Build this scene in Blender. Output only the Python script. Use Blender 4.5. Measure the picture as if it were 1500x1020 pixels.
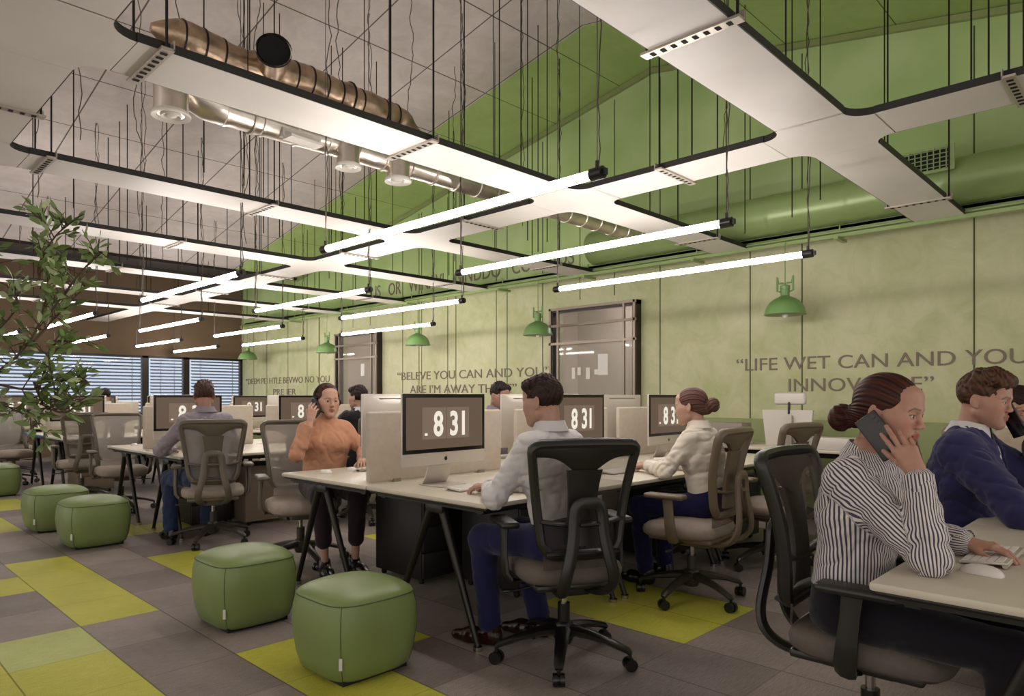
import bpy, bmesh, math, random
import numpy as np
from mathutils import Vector, Matrix

for _o in list(bpy.data.objects):
    bpy.data.objects.remove(_o)
SC = bpy.context.scene
COL = SC.collection
R = math.radians

# ------------------------------------------------------------------ camera
HEAD = 44.08
cam_d = bpy.data.cameras.new('camera')
cam_d.sensor_width = 36.0
cam_d.lens = 1017.0 / 1500.0 * 36.0
cam_d.shift_y = 72.0 / 1500.0
cam_d.clip_end = 200
cam = bpy.data.objects.new('camera', cam_d)
cam.location = (0, 0, 1.25)
cam.rotation_euler = (R(90), 0, R(HEAD - 90))
COL.objects.link(cam)
SC.camera = cam

# ------------------------------------------------------------------ world, exposure
SC.view_settings.view_transform = 'Standard'
SC.view_settings.look = 'None'
SC.view_settings.exposure = 1.82
SC.view_settings.gamma = 1.0
SC.view_settings.use_curve_mapping = False
W = bpy.data.worlds.new('world'); SC.world = W; W.use_nodes = True
_bg = W.node_tree.nodes['Background']
_bg.inputs[0].default_value = (1.0, 0.93, 0.86, 1)
_bg.inputs[1].default_value = 0.33
TUBE_POWER = 12.0
SC.cycles.max_bounces = 8
SC.cycles.transparent_max_bounces = 16
SC.cycles.use_denoising = True
SC.cycles.sample_clamp_indirect = 4.0
SC.cycles.caustics_reflective = False
SC.cycles.caustics_refractive = False

# ------------------------------------------------------------------ projection helpers (measured in the 1500x1020 frame)
CA, SA = math.cos(R(HEAD)), math.sin(R(HEAD))
F = 1017.0
def ratio_at(u):
    t = (u - 750) / F
    return CA + t * SA, SA - t * CA
def wall_y(u, X):
    a, b = ratio_at(u)
    return X * b / a

# ------------------------------------------------------------------ materials
def lin(c):
    return c / 12.92 if c <= 0.04045 else ((c + 0.055) / 1.055) ** 2.4
def C(h, a=1.0):
    h = h.lstrip('#')
    return tuple(lin(int(h[i:i + 2], 16) / 255) for i in (0, 2, 4)) + (a,)
MATS = {}
class NT:
    def __init__(s, m):
        m.use_nodes = True
        s.t = m.node_tree; s.n = s.t.nodes; s.l = s.t.links
        s.b = s.n['Principled BSDF']; s.out = s.n['Material Output']
    def new(s, typ, **kw):
        nd = s.n.new(typ)
        for k, v in kw.items():
            if k.startswith('_'):
                setattr(nd, k[1:], v)
            else:
                nd.inputs[k].default_value = v
        return nd
    def link(s, a, b): s.l.new(a, b)
    def math(s, op, a, b=None, c=None):
        nd = s.n.new('ShaderNodeMath'); nd.operation = op
        for i, x in enumerate((a, b, c)):
            if x is None: continue
            if isinstance(x, (int, float)): nd.inputs[i].default_value = x
            else: s.l.new(x, nd.inputs[i])
        return nd.outputs[0]
    def mix(s, fac, a, b, blend='MIX'):
        nd = s.n.new('ShaderNodeMix'); nd.data_type = 'RGBA'; nd.blend_type = blend
        for sock, x in ((nd.inputs[0], fac), (nd.inputs[6], a), (nd.inputs[7], b)):
            if isinstance(x, (int, float)): sock.default_value = x
            elif isinstance(x, tuple): sock.default_value = x
            else: s.l.new(x, sock)
        return nd.outputs[2]
    def coords(s, kind='Object'):
        return s.n.new('ShaderNodeTexCoord').outputs[kind]
    def noise(s, scale, detail=3.0, vec=None, rough=0.5, dist=0.0):
        nd = s.new('ShaderNodeTexNoise', Scale=scale, Detail=detail, Roughness=rough, Distortion=dist)
        if vec is not None: s.l.new(vec, nd.inputs['Vector'])
        return nd.outputs[0]
    def ramp(s, fac, lo, hi):
        nd = s.n.new('ShaderNodeMapRange'); s.l.new(fac, nd.inputs[0])
        nd.inputs[1].default_value = lo; nd.inputs[2].default_value = hi
        return nd.outputs[0]
    def bump(s, h, strength, dist=0.01):
        nd = s.new('ShaderNodeBump', Strength=strength, Distance=dist)
        s.l.new(h, nd.inputs['Height']); s.l.new(nd.outputs[0], s.b.inputs['Normal'])
    def scaled(s, vec, sc):
        nd = s.n.new('ShaderNodeMapping'); nd.inputs['Scale'].default_value = sc
        s.l.new(vec, nd.inputs['Vector']); return nd.outputs[0]

def mat(name, col, rough=0.5, metal=0.0, var=0.0, vscale=8.0, bump=0.0, bscale=60.0, spec=0.5, sheen=0.0, stretch=None):
    m = bpy.data.materials.new(name); t = NT(m)
    c = C(col) if isinstance(col, str) else col
    t.b.inputs['Base Color'].default_value = c
    t.b.inputs['Roughness'].default_value = rough
    t.b.inputs['Metallic'].default_value = metal
    t.b.inputs['Specular IOR Level'].default_value = spec
    if sheen:
        t.b.inputs['Sheen Weight'].default_value = sheen
    vec = t.coords()
    if stretch: vec = t.scaled(vec, stretch)
    if var:
        n = t.noise(vscale, 4.0, vec)
        dark = tuple(x * (1 - var) for x in c[:3]) + (1,)
        lite = tuple(min(1, x * (1 + var)) for x in c[:3]) + (1,)
        t.link(t.mix(t.ramp(n, 0.3, 0.7), dark, lite), t.b.inputs['Base Color'])
    if bump:
        t.bump(t.noise(bscale, 3.0, vec), bump, 0.005)
    MATS[name] = m
    return m
def emit(name, col, strength):
    m = bpy.data.materials.new(name); t = NT(m)
    t.b.inputs['Base Color'].default_value = (0, 0, 0, 1)
    t.b.inputs['Emission Color'].default_value = C(col)
    t.b.inputs['Emission Strength'].default_value = strength
    MATS[name] = m; return m
M = MATS

mat('tray_panel', '#d6d0c9', 0.45, 0.0, 0.06, 2.0)
mat('tray_edge', '#17130f', 0.5)
mat('splice_metal', '#b5aca0', 0.35, 0.6)
mat('rod_metal', '#1a1613', 0.45, 0.5)
mat('cable_sheath', '#4b4239', 0.5)
emit('tube_glow', '#fff7f3', TUBE_POWER)
mat('tube_cap', '#14100e', 0.35)
mat('duct_silver', '#d8cfc4', 0.28, 0.95, 0.22, 5.0, 0.25, 14.0)
mat('duct_flex', '#a8927a', 0.3, 0.85, 0.45, 7.0, 0.5, 18.0)
mat('duct_green', '#8ba067', 0.3, 0.15, 0.08, 2.0)
mat('black_void', '#050505', 0.9)
mat('vent_white', '#d8d2c8', 0.4)
mat('pendant_green', '#6c9054', 0.35)
mat('pendant_inner', '#8d9a70', 0.5)
mat('bulb_glass', '#e6e2da', 0.1)
mat('desk_top', '#c9c1ae', 0.38, 0.0, 0.04, 3.0)
mat('desk_edge', '#4a4336', 0.5)
mat('desk_leg', '#2a2722', 0.35, 0.5)
mat('chrome', '#b9b4ac', 0.15, 1.0)
mat('screen_fabric', '#bfb3a3', 0.9, 0.0, 0.05, 30.0, 0.15, 400.0, 0.2)
mat('screen_edge', '#8b8172', 0.6)
mat('alu', '#c8c0b6', 0.32, 0.35)
mat('alu_back', '#c3bbae', 0.4, 0.2)
mat('bezel', '#15110f', 0.15)
emit('screen_glow', '#5b4a3c', 0.30)
emit('card_glow', '#6e5d4e', 0.32)
emit('digit_glow', '#e8dfd0', 0.30)
mat('logo_dark', '#1b1815', 0.3)
mat('key_white', '#dcd7cf', 0.45)
mat('key_gap', '#77716a', 0.6)
mat('mouse_white', '#d6d1cb', 0.25)
mat('chair_black', '#211f1a', 0.38, 0.0)  # dark copy of the chair frame tone, shade put into its colour
mat('chair_taupe', '#6b5d4b', 0.42, 0.0)
mat('chair_grey', '#5b5347', 0.42, 0.0)
mat('seat_fabric', '#635b54', 0.9, 0.0, 0.06, 40.0, 0.2, 500.0, 0.2)
mat('seat_fabric_light', '#978b7f', 0.9, 0.0, 0.06, 40.0, 0.2, 500.0, 0.2)
mat('caster_black', '#12100f', 0.3)
mat('base_grey', '#3b352e', 0.35, 0.3)
mat('pouf_leather', '#74844e', 0.42, 0.0, 0.05, 3.0, 0.06, 220.0)
mat('pouf_seam', '#3d5426', 0.6)
mat('pouf_base', '#0c0c0a', 0.7)
mat('tag_white', '#c9c8c0', 0.5)
mat('pedestal_dark', '#191510', 0.5)
mat('pedestal_tan', '#7a6b58', 0.5)
mat('letter_brown', '#75685a', 0.7)
mat('frame_dark', '#2b241d', 0.4, 0.3)
mat('frame_light', '#8d8070', 0.4, 0.3)
mat('paper_white', '#cfccc6', 0.8)
mat('blind_slat', '#6d7077', 0.5)
mat('hall_wall', '#cbc0b4', 0.8)
mat('brown_wall', '#6e5a45', 0.85, 0.0, 0.10, 1.5)
mat('dark_ceiling', '#2f2721', 0.9)
mat('phone_black', '#161413', 0.2)
mat('phone_case', '#2c2a28', 0.35)
mat('box_grey', '#857a70', 0.6)
mat('white_plastic', '#c9c2b8', 0.4)
mat('shoe_brown', '#2a100a', 0.2)
mat('shoe_black', '#0b0908', 0.25)
mat('leaf_green', '#6b8148', 0.42, 0.0, 0.35, 6.0)
mat('leaf_pale', '#a9b486', 0.42, 0.0, 0.2, 6.0)
mat('bark', '#4a3a2a', 0.8, 0.0, 0.2, 20.0, 0.4, 60.0)
mat('blue_edge', '#3d6a8c', 0.5)

# glass with visible reflections
def glass(name, tint, rough=0.03, alpha=0.35):
    m = bpy.data.materials.new(name); t = NT(m)
    t.b.inputs['Base Color'].default_value = C(tint); t.b.inputs['Roughness'].default_value = rough
    t.b.inputs['Alpha'].default_value = alpha
    t.b.inputs['Specular IOR Level'].default_value = 0.8
    MATS[name] = m
glass('pane_glass', '#a39d94', 0.02, 0.22)
glass('mesh_taupe', '#5c5248', 0.8, 0.50)
glass('mesh_light', '#aaa299', 0.8, 0.55)
M['mesh_taupe'].node_tree.nodes['Principled BSDF'].inputs['Specular IOR Level'].default_value = 0.1
M['mesh_light'].node_tree.nodes['Principled BSDF'].inputs['Specular IOR Level'].default_value = 0.1

# sky seen through the blinds
emit('daylight', '#b9c6da', 0.55)

# carpet tiles
TX0, TY0, TPX, TPY = 1.08, 4.32, 0.41, 0.5
def carpet(name, c1, c2, pile=1.0):
    m = bpy.data.materials.new(name); t = NT(m)
    t.b.inputs['Roughness'].default_value = 0.335; t.b.inputs['Specular IOR Level'].default_value = 0.1
    v = t.coords()
    sep = t.n.new('ShaderNodeSeparateXYZ'); t.link(v, sep.inputs[0])
    big = t.noise(2.2, 3.0, v)
    streak = t.noise(16, 4.0, t.scaled(v, (1.0, 9.0, 1.0)))
    fib = t.noise(260, 2.0, v)
    f = t.math('ADD', t.math('MULTIPLY', streak, 0.55), t.math('ADD', t.math('MULTIPLY', big, 0.45), t.math('MULTIPLY', t.math('SUBTRACT', fib, 0.5), 0.9 * pile)))
    colr = t.mix(t.ramp(f, 0.3, 0.75), C(c1), C(c2))
    # narrow seam between tiles
    def seam(axis, o, p):
        q = t.math('FRACT', t.math('DIVIDE', t.math('SUBTRACT', axis, o), p))
        d = t.math('MULTIPLY', t.math('MINIMUM', q, t.math('SUBTRACT', 1.0, q)), p)
        return t.math('LESS_THAN', d, 0.0035)
    s1 = seam(sep.outputs[0], TX0, TPX); s2 = t.math('MULTIPLY', seam(sep.outputs[1], TY0, TPY), 0.45)
    s = t.math('MAXIMUM', s1, s2)
    dark = tuple(x * 0.30 for x in C(c1)[:3]) + (1,)
    t.link(t.mix(t.math('MULTIPLY', s, 0.8), colr, dark), t.b.inputs['Base Color'])
    t.bump(fib, 0.5, 0.006)
    MATS[name] = m
carpet('carpet_mid', '#766c66', '#a69a94')
carpet('carpet_dark', '#69605b', '#958a84')
carpet('carpet_pale', '#7b7169', '#b2a69e')
carpet('carpet_yellow', '#a5a437', '#cfcb5c')
carpet('carpet_lime', '#a0aa5c', '#c6cc86')

# painted plaster with panel seams
def panels(name, base, c2, px=None, py=None, ox=0, oy=0, seamcol='#3a332b', w=0.008):
    m = bpy.data.materials.new(name); t = NT(m)
    t.b.inputs['Roughness'].default_value = 0.62; t.b.inputs['Specular IOR Level'].default_value = 0.3
    v = t.coords()
    n = t.noise(0.7, 5.0, v, 0.6, 0.4); n2 = t.noise(3.0, 5.0, v, 0.7, 1.0)
    f = t.math('ADD', t.math('MULTIPLY', n, 0.6), t.math('MULTIPLY', n2, 0.4))
    colr = t.mix(t.ramp(f, 0.38, 0.62), C(base), C(c2))
    if px or py:
        sep = t.n.new('ShaderNodeSeparateXYZ'); t.link(v, sep.inputs[0]); s = None
        for axis, o, p in ((0, ox, px), (1, oy, py)):
            if not p: continue
            q = t.math('FRACT', t.math('DIVIDE', t.math('SUBTRACT', sep.outputs[axis], o), p))
            d = t.math('MULTIPLY', t.math('MINIMUM', q, t.math('SUBTRACT', 1.0, q)), p)
            k = t.math('LESS_THAN', d, w)
            s = k if s is None else t.math('MAXIMUM', s, k)
        colr = t.mix(t.math('MULTIPLY', s, 0.85), colr, C(seamcol))
    t.link(colr, t.b.inputs['Base Color'])
    MATS[name] = m
panels('ceiling_grey', '#b0a6a0', '#cac0bb', 0.98, 1.13, 2.41, 6.62 - 1.13, '#2c2620')
panels('ceiling_green', '#97ad68', '#a8bc7a', None, 1.13, 0, 6.62 - 1.13, '#35451f', 0.006)
panels('wall_green', '#a8ac7e', '#c4c2a0')
_t = NT(M['wall_green']); _s = _t.n.new('ShaderNodeSeparateXYZ'); _t.link(_t.coords(), _s.inputs[0])
_src = _t.b.inputs['Base Color'].links[0].from_socket
_t.link(_t.mix(_t.math('GREATER_THAN', _s.outputs[2], 3.0), _src, _t.mix(_t.ramp(_t.noise(1.2, 4.0, _t.coords()), .35, .65), C('#9ab272'), C('#adbf88'))), _t.b.inputs['Base Color'])  # greener paint above the ledge, with the lighting gradient also put in colour
mat('seam_dark', '#3c4a2a', 0.8)
mat('dado_green', '#87905f', 0.45, 0.0, 0.08, 2.0)

# ------------------------------------------------------------------ mesh helpers
class MB:
    """collects raw geometry, then links it as one mesh object"""
    def __init__(s): s.v = []; s.f = []; s.m = []; s.sm = []
    def add(s, vs, fs, mi=0, smooth=False):
        o = len(s.v); s.v += [tuple(p) for p in vs]
        s.f += [tuple(i + o for i in f) for f in fs]
        s.m += [mi] * len(fs); s.sm += [smooth] * len(fs); return s
    def box(s, c, d, mi=0, rz=0.0, mtx=None):
        x, y, z = (q / 2 for q in d); vs = []
        cr, sr = math.cos(rz), math.sin(rz)
        for k in (-z, z):
            for a, b in ((-x, -y), (x, -y), (x, y), (-x, y)):
                p = (a * cr - b * sr, a * sr + b * cr, k)
                if mtx is not None: p = mtx @ Vector(p)
                vs.append((c[0] + p[0], c[1] + p[1], c[2] + p[2]))
        return s.add(vs, [(0, 3, 2, 1), (4, 5, 6, 7), (0, 1, 5, 4), (1, 2, 6, 5), (2, 3, 7, 6), (3, 0, 4, 7)], mi)
    def rbox(s, c, d, r=0.01, mi=0, mtx=None, seg=2):
        bm = bmesh.new(); bmesh.ops.create_cube(bm, size=1.0)
        for v in bm.verts: v.co = Vector((v.co.x * d[0], v.co.y * d[1], v.co.z * d[2]))
        bmesh.ops.bevel(bm, geom=bm.edges[:] + bm.verts[:], offset=min(r, min(d) * 0.49), segments=seg, profile=0.5, affect='EDGES')
        bm.verts.ensure_lookup_table(); vs = []
        for v in bm.verts:
            p = v.co if mtx is None else mtx @ v.co
            vs.append((c[0] + p.x, c[1] + p.y, c[2] + p.z))
        fs = [[v.index for v in f.verts] for f in bm.faces]; bm.free()
        return s.add(vs, fs, mi, True)
    def tube(s, pts, r, n=8, mi=0, caps=True, closed=False, flat=None, up=None):
        """sweep; r = number or list; flat = thickness ratio or list for the second axis"""
        P = [Vector(p) for p in pts]; N = len(P)
        rs = r if isinstance(r, (list, tuple)) else [r] * N
        fl = flat if isinstance(flat, (list, tuple)) else [flat if flat else 1.0] * N
        vs = []; prev = None
        for i, p in enumerate(P):
            if closed: t = (P[(i + 1) % N] - P[i - 1])
            else: t = (P[min(i + 1, N - 1)] - P[max(i - 1, 0)])
            if t.length < 1e-9: t = Vector((0, 0, 1))
            t.normalize()
            if up is not None:
                a = Vector(up)
                a = (a - t * a.dot(t))
            elif prev is None:
                a = Vector((0, 0, 1)) if abs(t.z) < 0.9 else Vector((1, 0, 0))
                a = a - t * a.dot(t)
            else: a = prev - t * prev.dot(t)
            if a.length < 1e-6: a = t.orthogonal()
            a.normalize(); prev = a; b = t.cross(a)
            for k in range(n):
                th = 2 * math.pi * (k + 0.5) / n
                vs.append(p + b * (math.cos(th) * rs[i]) + a * (math.sin(th) * rs[i] * fl[i]))
        fs = []
        for i in range(N if closed else N - 1):
            j = (i + 1) % N
            for k in range(n):
                l = (k + 1) % n
                fs.append((i * n + k, i * n + l, j * n + l, j * n + k))
        if caps and not closed:
            fs.append(tuple(range(n))[::-1]); fs.append(tuple((N - 1) * n + k for k in range(n)))
        return s.add(vs, fs, mi, True)
    def lathe(s, prof, n=24, mi=0, c=(0, 0, 0), mtx=None):
        vs = []
        for r, z in prof:
            for k in range(n):
                th = 2 * math.pi * k / n
                p = Vector((r * math.cos(th), r * math.sin(th), z))
                if mtx is not None: p = mtx @ p
                vs.append((c[0] + p.x, c[1] + p.y, c[2] + p.z))
        fs = []
        for i in range(len(prof) - 1):
            for k in range(n):
                l = (k + 1) % n
                fs.append((i * n + k, i * n + l, (i + 1) * n + l, (i + 1) * n + k))
        if prof[0][0] > 1e-5: fs.append(tuple(range(n))[::-1])
        if prof[-1][0] > 1e-5: fs.append(tuple((len(prof) - 1) * n + k for k in range(n)))
        return s.add(vs, fs, mi, True)
    def cyl(s, a, b, r, n=12, mi=0): return s.tube([a, b], r, n, mi)
    def grid(s, fn, nu, nv, mi=0, thick=None):
        """fn(u,v) in 0..1 -> point; thick = offset vector function or vector making a slab"""
        vs = [fn(i / nu, j / nv) for j in range(nv + 1) for i in range(nu + 1)]
        w = nu + 1
        fs = [(j * w + i, j * w + i + 1, (j + 1) * w + i + 1, (j + 1) * w + i) for j in range(nv) for i in range(nu)]
        if thick is None: return s.add(vs, fs, mi, True)
        T = Vector(thick); o = len(vs)
        vs2 = [tuple(Vector(p) + T) for p in vs]
        fs2 = [tuple(i + o for i in f[::-1]) for f in fs]; side = []
        rim = [i for i in range(w)] + [j * w + nu for j in range(1, nv + 1)] + [nv * w + i for i in range(nu - 1, -1, -1)] + [j * w for j in range(nv - 1, 0, -1)]
        for a, b in zip(rim, rim[1:] + rim[:1]): side.append((b, a, a + o, b + o))
        return s.add(list(vs) + vs2, fs + fs2 + side, mi, True)
    def build(s, name, mats, parent=None, loc=None, auto=True):
        me = bpy.data.meshes.new(name)
        me.from_pydata([tuple(p) for p in s.v], [], s.f)
        if not isinstance(mats, (list, tuple)): mats = [mats]
        for m_ in mats: me.materials.append(M[m_] if isinstance(m_, str) else m_)
        me.polygons.foreach_set('material_index', s.m)
        me.polygons.foreach_set('use_smooth', s.sm)
        me.update()
        bm = bmesh.new(); bm.from_mesh(me)
        bmesh.ops.recalc_face_normals(bm, faces=bm.faces[:])
        if auto:
            for e in bm.edges:
                if len(e.link_faces) == 2 and e.calc_face_angle(0) > 0.75: e.smooth = False
        bm.to_mesh(me); bm.free()
        return link(name, me, parent, loc)
def link(name, me, parent=None, loc=None):
    o = bpy.data.objects.new(name, me); COL.objects.link(o)
    if parent is not None: o.parent = parent
    if loc is not None: o.location = loc
    return o
def tag(o, label=None, cat=None, group=None, kind=None):
    if label: o['label'] = label
    if cat: o['category'] = cat
    if group: o['group'] = group
    if kind: o['kind'] = kind
    return o
def thing(name, label, cat, loc=(0, 0, 0), rz=0.0, group=None):
    o = bpy.data.objects.new(name, None); COL.objects.link(o); o.empty_display_size = 0.05
    o.location = loc; o.rotation_euler = (0, 0, rz)
    return tag(o, label, cat, group)
def copy_tree(o, parent=None):
    c = o.copy(); COL.objects.link(c)
    if parent is not None: c.parent = parent
    for ch in list(o.children): copy_tree(ch, c)
    return c
def struct(o): o['kind'] = 'structure'; return o
def text_mesh(body, size, xs=1.0, off=0.0, align='LEFT', ext=0.002, spacing=1.0):
    cu = bpy.data.curves.new('lettering', 'FONT'); cu.body = body; cu.size = size
    cu.align_x = align; cu.extrude = ext; cu.offset = off; cu.space_character = spacing; cu.resolution_u = 4
    ob = bpy.data.objects.new('lettering', cu); COL.objects.link(ob)
    dg = bpy.context.evaluated_depsgraph_get(); dg.update()
    me = bpy.data.meshes.new_from_object(ob.evaluated_get(dg))
    bpy.data.objects.remove(ob); bpy.data.curves.remove(cu)
    for v in me.vertices: v.co.x *= xs
    return me
# ================================================================== THE ROOM
WX = 7.8; YF = 17.0; ZR = 5.55; YR = 5.0; SL = 0.18
def ceil_z(y): return ZR - SL * abs(y - YR)

# floor of carpet tiles
fl = MB(); rnd = random.Random(5)
YEL = set(); LIM = set()
def cell(x, y): return (math.floor((x - TX0) / TPX), math.floor((y - TY0) / TPY))
def patch(x0, x1, y0, y1, S):
    i0, j0 = cell(x0 + .05, y0 + .05); i1, j1 = cell(x1 - .05, y1 - .05)
    for i in range(i0, i1 + 1):
        for j in range(j0, j1 + 1): S.add((i, j))
patch(1.08, 1.49, 4.32, 6.32, YEL)
patch(0.67, 1.08, 2.32, 3.82, YEL)
patch(0.67, 1.08, 3.82, 4.32, LIM)
patch(0.26, 0.67, 3.32, 4.32, YEL)
patch(0.67, 1.08, 5.32, 5.82, YEL)
patch(1.08, 1.49, 7.82, 8.82, YEL)
patch(1.90, 2.31, 4.82, 5.82, YEL)
patch(1.49, 1.90, 1.82, 3.32, YEL)
patch(1.90, 2.31, 2.82, 3.32, YEL)
patch(1.90, 2.31, 6.82, 7.82, YEL)
patch(2.31, 2.72, 6.82, 7.32, YEL)
patch(1.49, 1.90, 9.32, 10.32, YEL)
patch(3.13, 3.95, 1.82, 2.82, YEL)
patch(2.72, 3.13, 0.32, 0.82, YEL)
patch(2.31, 2.72, 1.02, 1.30, YEL)
patch(3.54, 3.95, 4.82, 5.32, YEL)
patch(2.31, 2.72, 8.82, 9.32, YEL)
patch(5.18, 6.0, 1.32, 2.32, YEL)
for j in range(-14, 26):
    for i in range(-12, 17):
        x0 = TX0 + i * TPX; y0 = TY0 + j * TPY
        x1 = min(x0 + TPX, WX); y1 = min(y0 + TPY, YF)
        if x0 >= WX or y0 >= YF: continue
        r = rnd.random()
        mi = 3 if (i, j) in YEL else 4 if (i, j) in LIM else (0 if r < .45 else 1 if r < .75 else 2)
        fl.add([(x0, y0, 0), (x1, y0, 0), (x1, y1, 0), (x0, y1, 0)], [(0, 1, 2, 3)], mi)
o = fl.build('floor', ['carpet_mid', 'carpet_dark', 'carpet_pale', 'carpet_yellow', 'carpet_lime'])
struct(o)

# gabled ceiling: grey panels, the last stretch painted green
XG = 6.36
ce = MB()
for x0, x1, mi in ((-4.0, XG, 0), (XG, WX + .1, 1)):
    for y0, y1 in ((-3.0, YR), (YR, 14.2)):
        ce.add([(x0, y0, ceil_z(y0)), (x1, y0, ceil_z(y0)), (x1, y1, ceil_z(y1)), (x0, y1, ceil_z(y1))], [(0, 1, 2, 3)], mi)
        ce.add([(x0, y0, ceil_z(y0) + .12), (x1, y0, ceil_z(y0) + .12), (x1, y1, ceil_z(y1) + .12), (x0, y1, ceil_z(y1) + .12)], [(0, 1, 2, 3)], mi)
struct(ce.build('ceiling', ['ceiling_grey', 'ceiling_green']))
ce = MB()
ce.box((2.0, 15.7, 4.1), (12.2, 3.1, .1)); ce.box((2.0, 14.2, 4.0), (12.2, .1, .3))
struct(ce.build('ceiling_back', 'dark_ceiling'))

# green gable wall with two glazed door openings
DOORS = [(5.17, 6.69, 2.54), (11.0, 12.5, 2.54)]
wl = MB(); ys = [-3.0]
for a, b, h in DOORS: ys += [a, b]
ys.append(YF)
def wallpiece(y0, y1, z0):
    cuts = [y0] + ([YR] if y0 < YR < y1 else []) + [y1]
    for a, b in zip(cuts, cuts[1:]):
        vs = []
        for x in (WX, WX + .2):
            vs += [(x, a, z0), (x, b, z0), (x, b, ceil_z(b) + .1), (x, a, ceil_z(a) + .1)]
        wl.add(vs, [(0, 1, 2, 3), (4, 7, 6, 5), (0, 3, 7, 4), (1, 5, 6, 2), (0, 4, 5, 1)])
for k in range(0, len(ys), 2): wallpiece(ys[k], ys[k + 1], 0)
for a, b, h in DOORS: wallpiece(a, b, h)
wl.box((WX + .12, 15.7, 3.75), (.2, 3.1, .8))
struct(wl.build('wall_right', 'wall_green'))
# vertical joints of the wall boards
sm_ = MB()
for u in (1427, 1175, 1099, 967, 795, 743, 668, 656, 614, 590, 468, 450, 422, 391, 372):
    y = wall_y(u, WX)
    if any(a - .05 < y < b + .05 for a, b, h in DOORS): continue
    sm_.box((WX - .002, y, ceil_z(y) / 2 - .05), (.006, .012, ceil_z(y) - .15))
for y, z0 in ((5.6, 2.62), (6.2, 2.62), (11.4, 2.62), (12.0, 2.62), (7.9, .0), (0.2, 0), (9.8, 0), (13.3, 0)):
    sm_.box((WX - .002, y, (ceil_z(y) + z0) / 2 - .05), (.006, .010, ceil_z(y) - z0 - .15))
struct(sm_.build('trim_1', 'seam_dark'))
t_ = MB(); t_.box((WX - .04, 1.0, .50), (.08, 8.1, 1.0)); t_.box((WX - .04, 8.85, .50), (.08, 4.2, 1.0)); t_.box((WX - .04, 14.7, .5), (.08, 4.3, 1.0))
struct(t_.build('trim_2', 'dado_green'))
# coving line where wall and ceiling meet
t_ = MB()
for a, b in ((-3, YR), (YR, 14.2)):
    t_.tube([(WX - .02, a, ceil_z(a) - .04), (WX - .02, b, ceil_z(b) - .04)], .045, 4)
struct(t_.build('trim_3', 'dado_green'))

# hallway behind the glazed doors
for n, (a, b, h) in enumerate(DOORS):
    hb = MB()
    hb.box((9.6, (a + b) / 2, 1.5), (.1, b - a + 2.4, 3.0)); hb.box((8.8, a - 1.0, 1.5), (1.6, .1, 3.0)); hb.box((8.8, b + 1.0, 1.5), (1.6, .1, 3.0))
    hb.box((8.8, (a + b) / 2, 3.0), (1.7, b - a + 2.4, .1)); hb.box((8.8, (a + b) / 2, -.03), (1.7, b - a + 2.4, .06))
    struct(hb.build('wall_hall_%d' % (n + 1), 'hall_wall'))
    lp = thing('ceiling_light', ('bright strip light on the passage ceiling seen through the %s glazed door' % ('nearer', 'farther')[n]), 'light', (8.9, (a + b) / 2, 2.93))  # unseen strip added to lighten the passage behind the panes
    q = MB(); q.rbox((0, 0, 0), (.12, 1.1, .04), .01); q.build('diffuser', 'tube_glow', lp)
    # door assembly
    d = bpy.data.objects.new('door_%d' % (n + 1), None); COL.objects.link(d); struct(d)
    f = MB()
    xx = WX - .03; w = .07
    f.box((xx, a + w / 2, h / 2), (.16, w, h)); f.box((xx, b - w / 2, h / 2), (.16, w, h)); f.box((xx, (a + b) / 2, h - .03), (.16, b - a, .06))
    f.build('door_frame', 'frame_dark', d)
    f = MB()
    f.box((xx - .09, a + .03, h / 2), (.02, .035, h)); f.box((xx - .09, b - .03, h / 2), (.02, .035, h))
    for z in (h - .02, 2.28, 2.02): f.box((xx - .085, (a + b) / 2, z), (.03, b - a, .035))
    f.box((xx - .08, a + .20, h / 2), (.03, .03, h)); f.box((xx - .08, b - .17, h / 2), (.03, .03, h))
    f.build('mullion', 'frame_light', d)
    g = MB(); g.box((xx, (a + b) / 2, h / 2), (.012, b - a - .1, h - .06)); g.build('glass_pane', 'pane_glass', d)
    g = MB(); g.cyl((xx - .13, a + .3, .95), (xx - .13, a + .3, 1.25), .012); g.cyl((xx - .13, a + .3, .98), (xx - .07, a + .3, .98), .008); g.cyl((xx - .13, a + .3, 1.22), (xx - .07, a + .3, 1.22), .008)
    g.build('door_handle', 'chrome', d)
# sheets of paper stuck on the glass
def paper(y, z, w, h, lab):
    p = MB(); p.box((0, 0, 0), (.003, w, h)); o = p.build('notice_sheet', 'paper_white', loc=(WX - .047, y, z)); tag(o, lab, 'notice', 'paper notices stuck on the door glass')
for u, v, w, h, lab in ((883, 534, .17, .29, 'large blank white sheet stuck on the nearer glazed door'),
        (840, 547, .06, .16, 'narrow white note nearest the left jamb of the nearer door'),
        (848, 544, .06, .11, 'small square note second from the left on nearer door'),
        (861, 547, .07, .16, 'narrow white note just left of the large door sheet'),
        (873, 545, .06, .07, 'tiny white note touching the left side of the large door sheet'),
        (531, 542, .12, .24, 'white sheet stuck on the farther glazed door')):
    a_, b_ = ratio_at(u); dd = (WX - .05) / a_
    paper(dd * b_, 1.25 + (582 - v) / F * dd, w, h, lab)

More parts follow.
